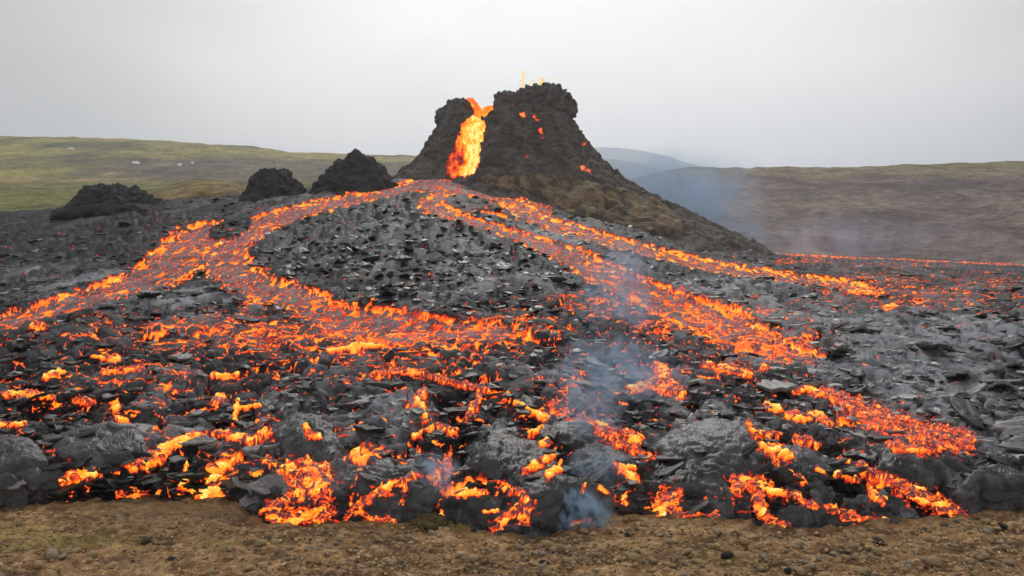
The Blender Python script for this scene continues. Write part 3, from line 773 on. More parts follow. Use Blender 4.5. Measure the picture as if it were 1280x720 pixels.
# ------------------------------------------------------------------ loose crust slabs on the field
def slab_proto(seed, nr=3, na=11, thick=0.13):
    r = np.random.default_rng(seed)
    a = np.linspace(0, 2 * np.pi, na, endpoint=False) + r.uniform(-.2, .2, na)
    rad = r.uniform(0.62, 1.08, na); asp = r.uniform(0.45, 0.8)
    top = [[0, 0, 0.0]]
    for k in range(1, nr + 1):
        f = k / nr
        for i in range(na):
            top.append([math.cos(a[i]) * rad[i] * f, math.sin(a[i]) * rad[i] * asp * f, 0.0])
    top = np.array(top)
    bend = r.uniform(-0.45, 0.35); tw = r.uniform(-0.3, 0.3)
    def shape(p):
        q = p.copy()
        q[:, 2] += bend * q[:, 1] ** 2 * 1.4 + tw * q[:, 0] * q[:, 1] + 0.05 * fbm3(p * 2.2 + seed * 7.7, 2, seed)
        q[:, 2] += 0.035 * np.sin(q[:, 1] * 16 + 3 * q[:, 0] + seed)
        return q
    low = top[1 + (nr - 1) * na:].copy(); low[:, :2] *= 0.9
    T = shape(top); B = shape(low); B[:, 2] -= thick * r.uniform(0.6, 1.3, na)
    Vv = np.vstack([T, B]); fs = []
    for i in range(na):
        j = (i + 1) % na
        fs.append((0, 1 + i, 1 + j))
        for k in range(nr - 1):
            o = 1 + k * na
            fs += [(o + i, o + na + i, o + na + j), (o + i, o + na + j, o + j)]
        o = 1 + (nr - 1) * na; u = len(T)
        fs += [(o + i, u + i, u + j), (o + i, u + j, o + j)]
    return Vv, np.array(fs)
P_small = [slab_proto(s) for s in range(14)]
P_big = [slab_proto(50 + s, 6, 18, 0.16) for s in range(12)]
ok = (hot_in < 0.15) & (lobe_w < 0.06) & (D > 18.2) & (D < 100) & (PX > -60) & (PX < 1340)
okf = np.flatnonzero(ok.ravel())
def rotm(yaw, pitch, roll):
    return (Matrix.Rotation(yaw, 3, 'Z') @ Matrix.Rotation(pitch, 3, 'X') @ Matrix.Rotation(roll, 3, 'Y'))
def pick_sites(n, seed):
    r = np.random.default_rng(seed)
    return r.choice(okf, n, replace=False), r
# the numberless small ones: one body of rubble
idx, r = pick_sites(10500, 3)
vv, ff, hh, cc = [], [], [], []; base = 0
PXF, PYF = PX.ravel(), PY.ravel()
dF, toneF, densF = D.ravel(), tone.ravel(), dens.ravel()
for i in idx:
    shard = math.exp(-((PXF[i] - 520) / 190) ** 2 - ((PYF[i] - 310) / 55) ** 2)
    if r.random() > 0.30 + 1.0 * shard or (densF[i] > 0.35 and r.random() < 0.6): continue
    p, f = P_small[r.integers(len(P_small))]
    s = r.uniform(0.13, 0.42) * (0.55 + 0.45 * min(dF[i], 70) / 45)
    tl = 0.10 + 0.27 * shard
    M = np.array(rotm(r.uniform(0, 6.28), r.normal(0, tl), r.normal(0, tl)))
    q = (p * s * np.array([1, 1, r.uniform(0.8, 1.4)])) @ M.T + V[i] + [0, 0, 0.10 * s]
    vv.append(q); ff.append(f + base); base += len(p)
    tn = np.clip(toneF[i] * r.uniform(0.6, 1.4) + (0.20 * r.random() if r.random() < 0.25 + 0.2 * shard else 0), 0.012, 0.32)
    cc.append(np.tile([tn, tn * 0.99, tn * 1.0], (len(p), 1)))
vv, ff, cc = np.vstack(vv), np.vstack(ff), np.vstack(cc)
rub = obj("crust_rubble", np_mesh("crust_rubble", vv, ff, M_LOBE, {"melt": np.zeros(len(vv)), "col": cc}), field)
tag(rub, kind="stuff")
# the ones large enough to tell apart: each its own part
meshes = []
for k, (p, f) in enumerate(P_big):
    for tn in (0.012, 0.030, 0.17):
        meshes.append(np_mesh("lava_slab", p, f, M_LOBE, {"melt": np.zeros(len(p)), "col": np.tile([tn, tn * 0.99, tn * 1.005], (len(p), 1))}))
wt = np.clip(1.4 - dF[okf] / 70, 0.15, 1) * (1 - densF[okf]); wt /= wt.sum()
r = np.random.default_rng(9)
for i in r.choice(okf, 210, replace=False, p=wt):
    s = r.uniform(0.38, 0.85) * (0.6 + 0.4 * min(dF[i], 70) / 35)
    pl = pale.ravel()[i]
    kx = r.integers(len(P_big)) * 3 + (2 if r.random() < 0.12 + pl * 0.6 else r.integers(2))
    o = obj("lava_slab", meshes[kx], field)
    M = rotm(r.uniform(0, 6.28), r.normal(0, 0.14), r.normal(0, 0.14)).to_4x4()
    o.matrix_local = Matrix.Translation(Vector(V[i]) + Vector((0, 0, 0.10 * s))) @ M @ Matrix.Diagonal((s, s, s * r.uniform(0.8, 1.3), 1))

okq = np.flatnonzero(((hot_in < 0.1) & (bd > 0.8) & (D > 17.75) & (D < 21) & (PX > -40) & (PX < 1320)).ravel())
for i in r.choice(okq, 46, replace=False):
    s = r.uniform(0.22, 0.5)
    o = obj("lava_slab", meshes[r.integers(len(P_big)) * 3 + r.choice([0, 1, 1, 2])], field)
    M = rotm(r.uniform(-0.6, 0.6), r.normal(0.25, 0.25), r.normal(0, 0.25)).to_4x4()
    o.matrix_local = Matrix.Translation(Vector(V[i]) + Vector((0, 0, 0.02))) @ M @ Matrix.Diagonal((s * 1.3, s, s * 0.8, 1))
okp = np.flatnonzero((ok & (bd > 1.6) & (PX > 960) & (PY > 395) & (PY < 600)).ravel())
for i in r.choice(okp, 36, replace=False):
    s = r.uniform(0.55, 1.05) * (0.7 + 0.3 * dF[i] / 30)
    o = obj("lava_slab", meshes[r.integers(len(P_big)) * 3 + (2 if r.random() < 0.5 else 1)], field)
    M = rotm(r.uniform(0, 6.28), r.normal(0, 0.16), r.normal(0, 0.16)).to_4x4()
    o.matrix_local = Matrix.Translation(Vector(V[i]) + Vector((0, 0, 0.10 * s))) @ M @ Matrix.Diagonal((s * 1.25, s * 0.9, s * 0.9, 1))

# ================================================================== GROUND (brown soil in front, running on under everything)
gc = np.linspace(-600, 1880, 620)
gd = np.concatenate([np.geomspace(9.0, 13.4, 30)[:-1], np.linspace(13.4, 20, 200)[:-1], np.geomspace(20, 5500, 40)])
GD, GP = np.meshgrid(gd, gc, indexing='ij')
GX = (GP - CX) / F * GD; GY = GD
close = sst(26, 19, GD)
GZ = close * (0.10 * fbm2(GX / 2.4, GY / 1.2, 3, 201) + 0.10 * ridge2(GX / 0.7, GY / 0.5, 4, 202) + 0.04 * fbm2(GX / 0.12, GY / 0.10, 3, 203)) - 0.8 * sst(20, 30, GD) - 3.0 * sst(100, 400, GD)
st_f1, _, _, _, st_h, _ = vor2(GX / 0.11, GY / 0.11, 204)
GZ = GZ + close * 0.035 * np.sqrt(np.clip(0.2 - st_f1 ** 2, 0, 1)) * (st_h > 0.45)
n1 = fbm2(GX / 1.6, GY / 0.9, 4, 205); n2 = fbm2(GX / 0.35, GY / 0.25, 3, 206)
cA, cB, cC = np.array([0.30, 0.172, 0.082]), np.array([0.115, 0.064, 0.033]), np.array([0.52, 0.36, 0.19])
f = sst(-0.35, 0.35, n1)[..., None]
gcol = cA * f + cB * (1 - f)
f = (sst(0.05, 0.5, n2) * 0.6)[..., None]; gcol = gcol * (1 - f) + cC * f
f = (sst(0.55, 1.0, st_h) * 0.55)[..., None]; gcol = gcol * (1 - f) + cC * f
GPY = HY + F * (EYE - GZ) / GD
# greenish moss stains
for cx, cy, rx, ry, a in [(90, 676, 90, 9, .8), (30, 664, 50, 7, .6), (270, 679, 26, 6, .7), (620, 662, 50, 7, .5), (20, 686, 30, 5, .5), (900, 700, 60, 6, .3), (560, 655, 50, 6, .6)]:
    w = (a * np.exp(-((GP - cx) / rx) ** 2 - ((GPY - cy) / ry) ** 2) * sst(-0.4, 0.3, n2 + 0.3))[..., None]
    gcol = gcol * (1 - w) + np.array([0.27, 0.21, 0.065]) * w
# dry bare scree at the left front of the flow
w = (0.7 * np.exp(-((GP - 220) / 120) ** 2 - ((GPY - 645) / 16) ** 2))[..., None]
gcol = gcol * (1 - w) + np.array([0.20, 0.13, 0.072]) * w
ground = obj("ground", np_mesh("ground", np.stack([GX, GY, GZ], -1).reshape(-1, 3), grid_faces(*GX.shape), M_SOIL, {"col": gcol.reshape(-1, 3)}))
tag(ground, kind="structure")
# ---- stones
def stone_mesh(name, seed, mat, sub=2, rough=0.28):
    bm = bmesh.new(); bmesh.ops.create_icosphere(bm, subdivisions=sub, radius=1.0)
    p = np.array([v.co[:] for v in bm.verts]); fcs = np.array([[v.index for v in q.verts] for q in bm.faces]); bm.free()
    rr = np.random.default_rng(seed)
    for _ in range(7):                                        # knock flat facets off the ball
        nrm = rr.normal(size=3); nrm /= np.linalg.norm(nrm); c = rr.uniform(0.55, 0.85)
        dd = np.clip(p @ nrm - c, 0, None); p = p - dd[:, None] * nrm
    p = p * (1 + rough * fbm3(p * 1.7 + seed * 3.1, 3, seed))[:, None] * rr.uniform([0.9, 0.7, 0.5], [1.2, 1.0, 0.8])
    return p, fcs
M_TAN = plain_rock("tan_stone", (0.26, 0.18, 0.09), (0.50, 0.38, 0.22))
M_GREYST = plain_rock("grey_stone", (0.20, 0.165, 0.125), (0.46, 0.39, 0.31))
M_DARKST = plain_rock("dark_stone", (0.018, 0.017, 0.016), (0.06, 0.055, 0.05))
kinds = [("tan", M_TAN, "small tan stone lying in the brown gravel before the lava"), ("grey", M_GREYST, "small grey stone lying in the brown gravel before the lava"),
         ("dark", M_DARKST, "small blackish stone lying in the brown gravel before the lava")]
smeshes = {k: [np_mesh("stone", *stone_mesh("stone", 500 + i + 20 * j, m), m) for i in range(5)] for j, (k, m, _) in enumerate(kinds)}
def ground_at(px, py):
    d = EYE * F / (py - HY)
    for _ in range(3):
        i = np.clip(np.searchsorted(gd, d), 1, len(gd) - 1); j = np.clip(np.searchsorted(gc, px), 0, len(gc) - 1)
        z = GZ[i, j]; d = (EYE - z) * F / (py - HY)
    return np.array([(px - CX) / F * d, d, z])
def place_stone(px, py, wpx, kind, label, group=None, seed=0):
    p = ground_at(px, py)
    o = obj("stone", random.Random(seed).choice(smeshes[kind]), None, tuple(p + [0, 0, wpx * 0.15 * p[1] / F]))
    s = wpx * 0.5 * p[1] / F
    o.scale = (s, s, s * random.Random(seed + 1).uniform(0.7, 1.1)); o.rotation_euler = (0.2 * math.sin(seed), 0.2 * math.cos(seed * 2), seed * 1.7)
    tag(o, label, "stone", group)
SPECIAL = [
    (183, 680, 17, "dark", "round dark brown stone standing alone in the moss stain at left"),
    (304, 634, 9, "grey", "pale pebble at the corner of the left lava wall"),
    (66, 697, 24, "grey", "flat pale slab of stone near the left bottom corner"),
    (116, 695, 16, "tan", "pale rounded stone between the flat slab and the dark brown stone"),
    (424, 675, 15, "tan", "yellowish flat stone below the glowing arch"),
    (592, 700, 16, "tan", "yellow tan stone below the mossy tuft"),
    (853, 656, 12, "tan", "tan stone just under the glowing hem of the red toe"),
    (792, 699, 18, "tan", "blocky tan stone at the bottom below the broad smoking lobe"),
    (860, 691, 13, "tan", "wedge shaped tan stone right of the blocky one"),
    (908, 697, 20, "dark", "black crumbling clod in the tan gravel right of centre"),
    (926, 697, 20, "tan", "wide tan stone touching the black clod"),
    (1098, 679, 14, "dark", "upright dark grey stone perched on the gravel at right"),
    (1096, 690, 15, "tan", "tan slab under the upright dark stone"),
    (1158, 676, 12, "grey", "rounded grey stone right of the upright dark one"),
    (1253, 659, 15, "dark", "dark stone on bare soil near the tall right lobe"),
    (1231, 653, 11, "tan", "tan stone left of the dark one near the tall right lobe"),
    (1168, 706, 20, "tan", "leaning pale tan stone near the bottom at right"),
    (995, 685, 14, "tan", "yellowish stone below the branching spill"),
    (1228, 692, 12, "tan", "bright tan chip near the right edge"),
    (213, 701, 12, "dark", "small black stone in the left gravel"),
]
for i, (a, b_, c, k, lab) in enumerate(SPECIAL): place_stone(a, b_, c, k, lab, None, i + 3)
r = np.random.default_rng(21)
n_st = 0
while n_st < 230:
    px = r.uniform(-20, 1300); py = 718 - 60 * r.random() ** 1.3
    if py < np.interp(px, front_x, front_y) + 9: continue
    k = r.choice(["tan", "tan", "tan", "tan", "tan", "tan", "tan", "tan", "tan", "tan", "tan", "tan", "tan", "tan", "tan", "tan", "tan", "tan", "tan", "tan", "tan", "grey", "grey", "grey", "grey", "grey", "dark"])
    if px < 330 and r.random() < 0.4: continue
    lab = [q[2] for q in kinds if q[0] == k][0]
    place_stone(px, py, 5 + 9 * r.random() ** 1.6, k, lab, f"{k if k!='dark' else 'blackish'} stones in the gravel before the lava", 100 + n_st)
    n_st += 1
# gravel: too small and too many to count
vv, ff, cc = [], [], []; base = 0
gp = [stone_mesh("g", 900 + i, None, 1, 0.3) for i in range(8)]
for i in range(11000):
    px = r.uniform(-120, 1400); py = 735 - 95 * r.random() ** 1.2
    if py < np.interp(px, front_x, front_y) + 3: continue
    p = ground_at(px, py)
    q, f_ = gp[r.integers(8)]
    s = (0.9 + 3.2 * r.random() ** 2.2) * p[1] / F * (0.75 if px < 320 else 1)
    vv.append((q * s) @ np.array(rotm(r.uniform(0, 6.28), r.normal(0, .4), 0)).T + p); ff.append(f_ + base); base += len(q)
    c = np.array([0.46, 0.32, 0.17]) * r.uniform(0.3, 1.35) if r.random() < 0.8 else np.array([0.25, 0.23, 0.2]) * r.uniform(0.4, 1.3)
    cc.append(np.tile(c, (len(q), 1)))
vv, ff, cc = np.vstack(vv), np.vstack(ff), np.vstack(cc)
tag(obj("gravel", np_mesh("gravel", vv, ff, M_SOIL, {"col": cc}, smooth=False)), kind="stuff")
# moss and dry grass: short blades
def blades(name, spots, colr_, hgt, seed):
    rr = np.random.default_rng(seed); vv, ff, cc = [], [], []; b = 0
    for px, py, sx, sy, n in spots:
        for _ in range(n):
            p = ground_at(px + rr.normal(0, sx), py + rr.normal(0, sy))
            a = rr.uniform(0, 6.28); h = hgt * rr.uniform(0.4, 1.3); w = h * 0.09
            l_ = np.array([math.cos(a), math.sin(a), 0]); o = np.array([rr.normal(0, .4), rr.normal(0, .4), 1.0]); o /= np.linalg.norm(o)
            vv.append(np.array([p - l_ * w, p + l_ * w, p + o * h])); ff.append([b, b + 1, b + 2]); b += 3
            cc.append(np.tile(np.array(colr_) * rr.uniform(0.5, 1.5), (3, 1)))
    return obj(name, np_mesh(name, np.vstack(vv), np.array(ff), M_SOIL, {"col": np.vstack(cc)}, smooth=False))
tag(blades("dry_grass", [(x, y, 40, 3, 260) for x, y in [(90, 677), (30, 664), (270, 679), (620, 662), (20, 686), (560, 655)]], (0.20, 0.18, 0.06), 0.045, 1), kind="stuff")
# the mossy tuft pressed against the lobe
def lump_mesh(name, rad, mat, seed, res=(60, 40), amp=0.3, freq=1.5, lumps=(2.2, 0.25), col=(0.05, 0.05, 0.05), power=2.0, heat_fn=None, skirt=0.0):
    nu, nv = res
    u = np.linspace(0, 2 * np.pi, nu, endpoint=False); v = np.linspace(-0.5 * np.pi + 0.02, 0.5 * np.pi - 0.02, nv)
    Vg, Ug = np.meshgrid(v, u, indexing='ij')
    c = lambda a: np.sign(np.cos(a)) * np.abs(np.cos(a)) ** (2 / power)
    s = lambda a: np.sign(np.sin(a)) * np.abs(np.sin(a)) ** (2 / power)
    p = np.stack([c(Vg) * c(Ug), c(Vg) * s(Ug), s(Vg)], -1).reshape(-1, 3)
    nrm = p / np.linalg.norm(p, axis=1)[:, None]
    P = p * np.array(rad)
    sc = np.mean(rad)
    P = P * np.stack([1 + skirt * sst(0.5, -0.4, P[:, 2] / rad[2])] * 2 + [np.ones(len(P))], 1)
    w, ch = wor3(P / sc * lumps[0] + seed * 5.3, seed)
    w2, ch2 = wor3(P / sc * lumps[0] * 2.6 + seed * 2.3, seed + 4)
    dsp = sc * (amp * fbm3(P / sc * freq + seed * 3.7, 4, seed) + lumps[1] * (0.55 - w) + lumps[1] * 0.42 * (0.5 - w2))
    P = P + nrm * dsp[:, None]
    tn = (0.7 + 0.6 * ch2)[:, None]
    at = {"melt": np.zeros(len(P)) if heat_fn is None else heat_fn(P), "col": np.array(col)[None, :] * tn}
    fc = grid_faces(nv, nu, True)
    return P, fc, at
P, fc, at = lump_mesh("t", (0.40, 0.28, 0.16), M_SOIL, 3, (50, 30), 0.35, 2.2, (4, 0.25), (0.11, 0.085, 0.04))
tuft = empty("moss_tuft", tuple(ground_at(537, 656)))
tag(tuft, "brown green mossy tuft pressed against the dark lobe at the flow front", "moss tuft")
obj("moss_cushion", np_mesh("moss_cushion", P, fc, M_SOIL, {"col": at["col"]}), tuft, (0, 0, 0.05))
bl = blades("moss_blades", [(537, 652, 7, 3.5, 500)], (0.15, 0.13, 0.045), 0.09, 5)
bl.parent = tuft; bl.matrix_parent_inverse = Matrix.Translation(-Vector(tuft.location)); tag(bl, kind="stuff")

# ================================================================== VOLCANO CONE
CC = np.array([-0.5, 105.0])
cone = empty("volcano_cone", (CC[0], CC[1], 5.0))
tag(cone, "steep grey brown spatter cone with a breached crater pouring lava", "volcano cone")
na, nr = 540, 300
th = np.linspace(0, 2 * np.pi, na, endpoint=False)
rr_ = np.concatenate([np.linspace(0.2, 15, 175)[:-1], np.linspace(15, 42, 80)])
nr = len(rr_)
prof_r = [0, 4.0, 5.6, 6.6, 7.4, 8.6, 10.2, 12.9, 17.2, 23.5, 29.8, 36, 42]
prof_z = [19.0, 20.5, 22.6, 23.6, 23.4, 22.2, 19.8, 16.6, 13.4, 9.8, 6.9, 3.6, 1.5]
RR, TH = np.meshgrid(rr_, th, indexing='ij')
wob = 1 + 0.05 * gn2(np.cos(TH) * 2.2, np.sin(TH) * 2.2, 401) + 0.03 * gn2(np.cos(TH) * 6, np.sin(TH) * 6, 402)
cz = np.interp(RR * wob, prof_r, prof_z)
ker = np.hanning(13); ker /= ker.sum()
cz = np.apply_along_axis(lambda k: np.convolve(np.pad(k, 6, mode='edge'), ker, 'valid'), 0, cz)
CXx = CC[0] + RR * np.cos(TH); CYy = CC[1] + RR * np.sin(TH)
# breach: a groove running down front-left from the crater
CPX = CX + F * CXx / CYy; CPY = HY + F * (EYE - cz) / CYy
front_side = (np.sin(TH) < 0.25)
gx = CXx - np.interp(cz, [14, 17, 20, 23, 26], [-5.9, -5.3, -4.4, -3.7, -3.5])
groove = np.exp(-(gx / 1.9) ** 2) * front_side * sst(3.0, 5.5, RR) * sst(14.5, 12.0, RR)
cz = cz - 1.5 * groove
cz = cz + sst(12, 18, RR) * (1.1 * fbm2(CXx / 5.0, CYy / 5.0, 4, 405) + 0.5 * ridge2(CXx / 2.2, CYy / 2.2, 3, 406) - 0.2)
# left shoulder carries the horn, right side the crag: raise rim there
cz = cz + 1.5 * np.exp(-((CXx + 7.7) / 2.3) ** 2 - ((CYy - 104.0) / 3.2) ** 2)
P0 = np.stack([CXx, CYy, cz], -1)
# normals by finite differences
du = np.gradient(P0, axis=0); dv = np.roll(P0, -1, 1) - np.roll(P0, 1, 1)
nrm = np.cross(du.reshape(-1, 3), dv.reshape(-1, 3)); nrm /= np.linalg.norm(nrm, axis=1)[:, None] + 1e-9
nrm *= np.sign(nrm[:, 2:3] + 1e-9)
Pf = P0.reshape(-1, 3).copy()
w1, ch1 = wor3(Pf / 1.5, 411); w2, ch2 = wor3(Pf / np.array([.62, .62, .5]), 415); w3, ch3 = wor3(Pf / np.array([.33, .33, .26]), 419)
lowr = sst(16, 24, RR.ravel())
CPX = CX + F * Pf[:, 0] / Pf[:, 1]; CPY = HY + F * (EYE - Pf[:, 2]) / Pf[:, 1]
fs = front_side.ravel()
def inpoly(px, py, pts):
    p = np.array(pts, float); ins = np.zeros(px.shape, bool)
    for a, q in zip(p, np.roll(p, -1, 0)):
        ins ^= ((a[1] > py) != (q[1] > py)) & (px < (q[0] - a[0]) * (py - a[1]) / (q[1] - a[1] + 1e-9) + a[0])
    return ins
jx = 2.8 * gn2(Pf[:, 0] * 2.2, Pf[:, 2] * 2.2, 421); jy = 1.2 * gn2(Pf[:, 0] * 2.2 + 9, Pf[:, 2] * 2.2, 422)
FALL = [(587, 122), (594, 124), (604, 134), (616, 134), (610, 140), (602, 147), (607, 156), (605, 168), (601, 180), (600, 195), (598, 206), (594, 218), (560, 221), (556, 208), (560, 198), (568, 182), (574, 168), (577, 155), (585, 146), (594, 142), (596, 134), (590, 128)]
fall = inpoly(CPX + jx, CPY + jy, FALL) & fs
hole = inpoly(CPX + jx, CPY + jy, [(568, 203), (570, 197), (576, 193), (582, 197), (583, 203), (576, 206)]) & fs
hole = np.zeros_like(fall)
fall_soft = fall
BANK = [(596, 224), (620, 221), (660, 219), (700, 220), (745, 231), (800, 247), (820, 258), (850, 275), (850, 292), (825, 294), (790, 288), (735, 272), (690, 252), (640, 240)]
wav = 4 * gn2(Pf[:, 0] * 0.35, Pf[:, 1] * 0.35, 431)
bank = inpoly(CPX + 12 * gn2(Pf[:, 0] * 0.45, Pf[:, 1] * 0.45, 433), CPY + wav + 3 * gn2(Pf[:, 0] * 1.1, Pf[:, 1] * 1.1, 434), BANK) & fs & (RR.ravel() > 12.5)
disp = (0.35 * fbm3(Pf / 3.0, 3, 441) + 0.42 * (0.55 - w1) + 0.40 * (0.5 - w2) + 0.17 * (0.5 - w3)) * np.where(bank, 0.7, 1)
bank_terr = bank * (0.35 + 0.22 * np.sin(CPY * 0.16 + 4.5 * gn2(Pf[:, 0] * 0.2, Pf[:, 1] * 0.2, 432)))
disp = np.where(fall_soft, 0.10 * fbm3(Pf / 0.7, 3, 443) - 0.05, disp) + bank_terr * 0.8
Pf = Pf + nrm * disp[:, None]
# heat of the fall: vertical ropes, yellow core, orange rim and left skirt
xc = np.interp(CPY, [122, 134, 146, 165, 185, 208], [590, 601, 594, 591, 589, 583])
half = np.interp(CPY, [122, 134, 146, 165, 185, 208], [6, 12, 11, 15, 17, 20])
q = (CPX - xc) / half
vn = gn2(Pf[:, 0] * 3.0, Pf[:, 2] * 1.1, 451) + 0.6 * gn2(Pf[:, 0] * 7, Pf[:, 2] * 3.0, 452)
fh = 0.99 - 0.22 * np.abs(q - 0.25) ** 1.5 + 0.24 * vn - 0.45 * np.exp(-((CPX - 577) / 6.5) ** 2 - ((CPY - 201) / 8) ** 2) - 0.22 * sst(144, 132, CPY) - 0.20 * (q < -0.35) * sst(175, 190, CPY)
cheat = np.where(fall_soft, np.clip(fh, 0.28, 1.0), 0)
for ex, ey, er, ea in [(652, 142, 3.5, .75), (655, 145, 2.5, .7), (668, 146, 3, .55), (671, 150, 3, .5), (675, 163, 3.2, .6), (677, 166, 2.5, .5), (678, 172, 2.5, .4), (728, 210, 4, .68), (734, 214, 3.5, .6), (730, 180, 2.5, .5), (658, 196, 3, .38), (718, 193, 2, .38), (744, 197, 2, .4), (737, 218, 2, .5), (640, 130, 2, .4)]:
    e = ((CPX - ex) / er) ** 2 + ((CPY - ey) / (er * 0.8)) ** 2
    cheat = np.maximum(cheat, np.where(fs, ea * sst(1.3, 0.3, e + 0.5 * vn), 0))
ctone = (0.62 + 0.55 * ch2 + 0.25 * (ch1 - 0.5) + 0.3 * (ch3 - 0.5))[:, None]
ccol = np.array([0.090, 0.080, 0.073]) * ctone * (0.75 + 0.5 * sst(-0.3, 0.4, fbm3(Pf / np.array([2.5, 2.5, 6.0]), 3, 463)))[:, None]
lowside = (sst(10, 22, RR.ravel()) * fs * (CPX > 640))[:, None] * 0.12
ccol = ccol * (1 - lowside) + np.array([0.14, 0.105, 0.066]) * ctone * lowside
rnd = fbm3(Pf / 1.8, 3, 461)
bcol = np.where((rnd > 0.02)[:, None], np.array([0.18, 0.132, 0.08]), np.array([0.075, 0.060, 0.042])) * (0.8 + 0.4 * ch3)[:, None]
ccol = np.where(bank[:, None], bcol, ccol)
ccol = np.where(fall_soft[:, None], 0.03, ccol)
ccol = np.where(hole[:, None], np.array([0.12, 0.09, 0.09]), ccol)
cheat = np.where(hole, np.clip(0.16 + 0.3 * vn, 0, 0.6), cheat)
cf = grid_faces(nr, na, True)
cid = np.zeros(len(Pf), int); cid[bank] = 1; cid[fall_soft] = 2
cfid = cid[cf[:, 0]]
cat_ = {"melt": cheat, "col": ccol}
Pf = Pf - np.array([CC[0], CC[1], 5.0])
submesh("cone_flank", Pf, cf, cfid == 0, M_CONE, cat_, cone)
submesh("soil_bank", Pf, cf, cfid == 1, M_CONE, cat_, cone)
submesh("lava_fall", Pf, cf, cfid == 2, M_CONE, cat_, cone)
def lump_part(name, parent, loc, rad, seed, **kw):
    P, fc, at = lump_mesh(name, rad, M_CONE, seed, **kw)
    return obj(name, np_mesh(name, P, fc, M_CONE, at), parent, loc)
def loc_at(px, py, d):
    return np.array([(px - CX) / F * d, d, EYE + (HY - py) * d / F])
cl = np.array([CC[0], CC[1], 5.0])
CR = (0.082, 0.074, 0.069)
lump_part("summit_crag", cone, tuple(loc_at(676, 138, 104.0) - cl), (4.2, 3.0, 3.1), 3, res=(220, 130), amp=0.26, freq=1.7, lumps=(3.0, 0.30), col=CR, power=2.5)
lump_part("summit_crag", cone, tuple(loc_at(638, 136, 103.2) - cl), (2.2, 2.2, 2.1), 5, res=(170, 100), amp=0.2, freq=1.6, lumps=(2.6, 0.24), col=CR, power=2.6)
lump_part("rim_horn", cone, tuple(loc_at(576, 138, 104.4) - cl), (2.0, 1.9, 1.5), 9, res=(170, 100), amp=0.22, freq=1.6, lumps=(2.6, 0.25), col=CR, power=2.4)
lump_part("rim_horn", cone, tuple(loc_at(560, 150, 104.6) - cl), (1.6, 1.9, 1.6), 11, res=(130, 80), amp=0.22, freq=1.6, lumps=(2.4, 0.25), col=CR, power=2.4)
lump_part("spatter_knob", cone, tuple(loc_at(664, 205, 93.2) - cl), (1.0, 0.9, 0.8), 13, res=(90, 60), amp=0.25, freq=1.6, lumps=(2.4, 0.25), col=(0.05, 0.047, 0.045))
def lip(pts, d, seed):
    p = np.array([loc_at(a, b_, d) for a, b_, _ in pts]); w = np.array([q[2] for q in pts]) * d / F
    tt = np.linspace(0, len(pts) - 1, 40); k = np.arange(len(pts))
    c = np.stack([np.interp(tt, k, p[:, j]) for j in range(3)], -1); w = np.interp(tt, k, w)
    a = np.linspace(0, 2 * np.pi, 16, endpoint=False)
    tg = np.gradient(c, axis=0); tg /= np.linalg.norm(tg, axis=1)[:, None]
    sd_ = np.cross(tg, [0, 1, 0]); sd_ /= np.linalg.norm(sd_, axis=1)[:, None]
    v = c[:, None] + w[:, None, None] * (np.cos(a)[None, :, None] * sd_[:, None] + np.sin(a)[None, :, None] * np.array([0, 0.8, 0]))
    v = v.reshape(-1, 3); v = v + 0.12 * np.stack([gn3(v * 2.5, seed + j) for j in range(3)], -1)
    h = 0.66 + 0.25 * gn3(v * 1.6, seed + 9)
    obj("lava_lip", np_mesh("lava_lip", v - cl, grid_faces(40, 16, True), M_CONE, {"melt": np.clip(h, .4, 1), "col": np.full((len(v), 3), 0.03)}), cone)
lip([(584, 123, 1.5), (589, 125, 3), (594, 131, 4), (598, 140, 5), (598, 150, 6)], 102.0, 31)
lip([(616, 134, 2.5), (609, 137, 4.5), (603, 143, 5), (600, 151, 6)], 101.6, 41)
# fountain of melt leaping above the crater rim behind the crag
ft = empty("lava_fountain", tuple(loc_at(660, 112, 106.5)))
tag(ft, "thin pale yellow jets of melt leaping over the crater rim", "lava fountain")
M_JET, n, l, b = new_mat("bright_melt_spray")
b.inputs['Base Color'].default_value = (0.05, 0.02, 0.01, 1)
tc = node(n, "ShaderNodeTexCoord").outputs['Object']
l.new(ramp(n, l, noise(n, l, tc, 2.5, 2), [(0.3, (1.0, 0.5, 0.08)), (0.6, (1.0, 0.78, 0.30))]), b.inputs['Emission Color'])
b.inputs['Emission Strength'].default_value = 1.0
r = np.random.default_rng(77)
jv, jf = stone_mesh("j", 31, None, 1, 0.5)
def spray(name, cx, py0, py1, spread, n_):
    vv, ff, b0 = [], [], 0
    for i in range(n_):
        t_ = r.random()
        p = loc_at(cx + r.normal(0, spread * (0.4 + t_)), py0 + (py1 - py0) * t_, 106.5) - np.array(ft.location)
        s = r.uniform(0.05, 0.17) * (1.15 - 0.6 * t_)
        vv.append(jv * s * [1, 1, r.uniform(1.2, 3)] + p + [0, r.normal(0, .3), 0]); ff.append(jf + b0); b0 += len(jv)
    return tag(obj(name, np_mesh(name, np.vstack(vv), np.vstack(ff), M_JET), ft), kind="stuff")
spray("melt_jet", 654, 112, 88, 1.6, 40); spray("melt_jet", 677, 108, 97, 4.0, 40); spray("melt_jet", 663, 110, 100, 2.0, 10)
# flying clots of spatter right of the cone
for i, (px, py, s) in enumerate([(770, 151, 0.075), (776, 150.5, 0.06), (788, 158, 0.06), (905, 160, 0.05)]):
    o = obj("lava_clot", np_mesh("lava_clot", jv, jf, M_DARKST), None, tuple(loc_at(px, py, 104))); o.scale = (s, s, s)
    tag(o, "tiny dark clot of spatter flying in the sky right of the cone", "lava clot", "clots of spatter in the air")

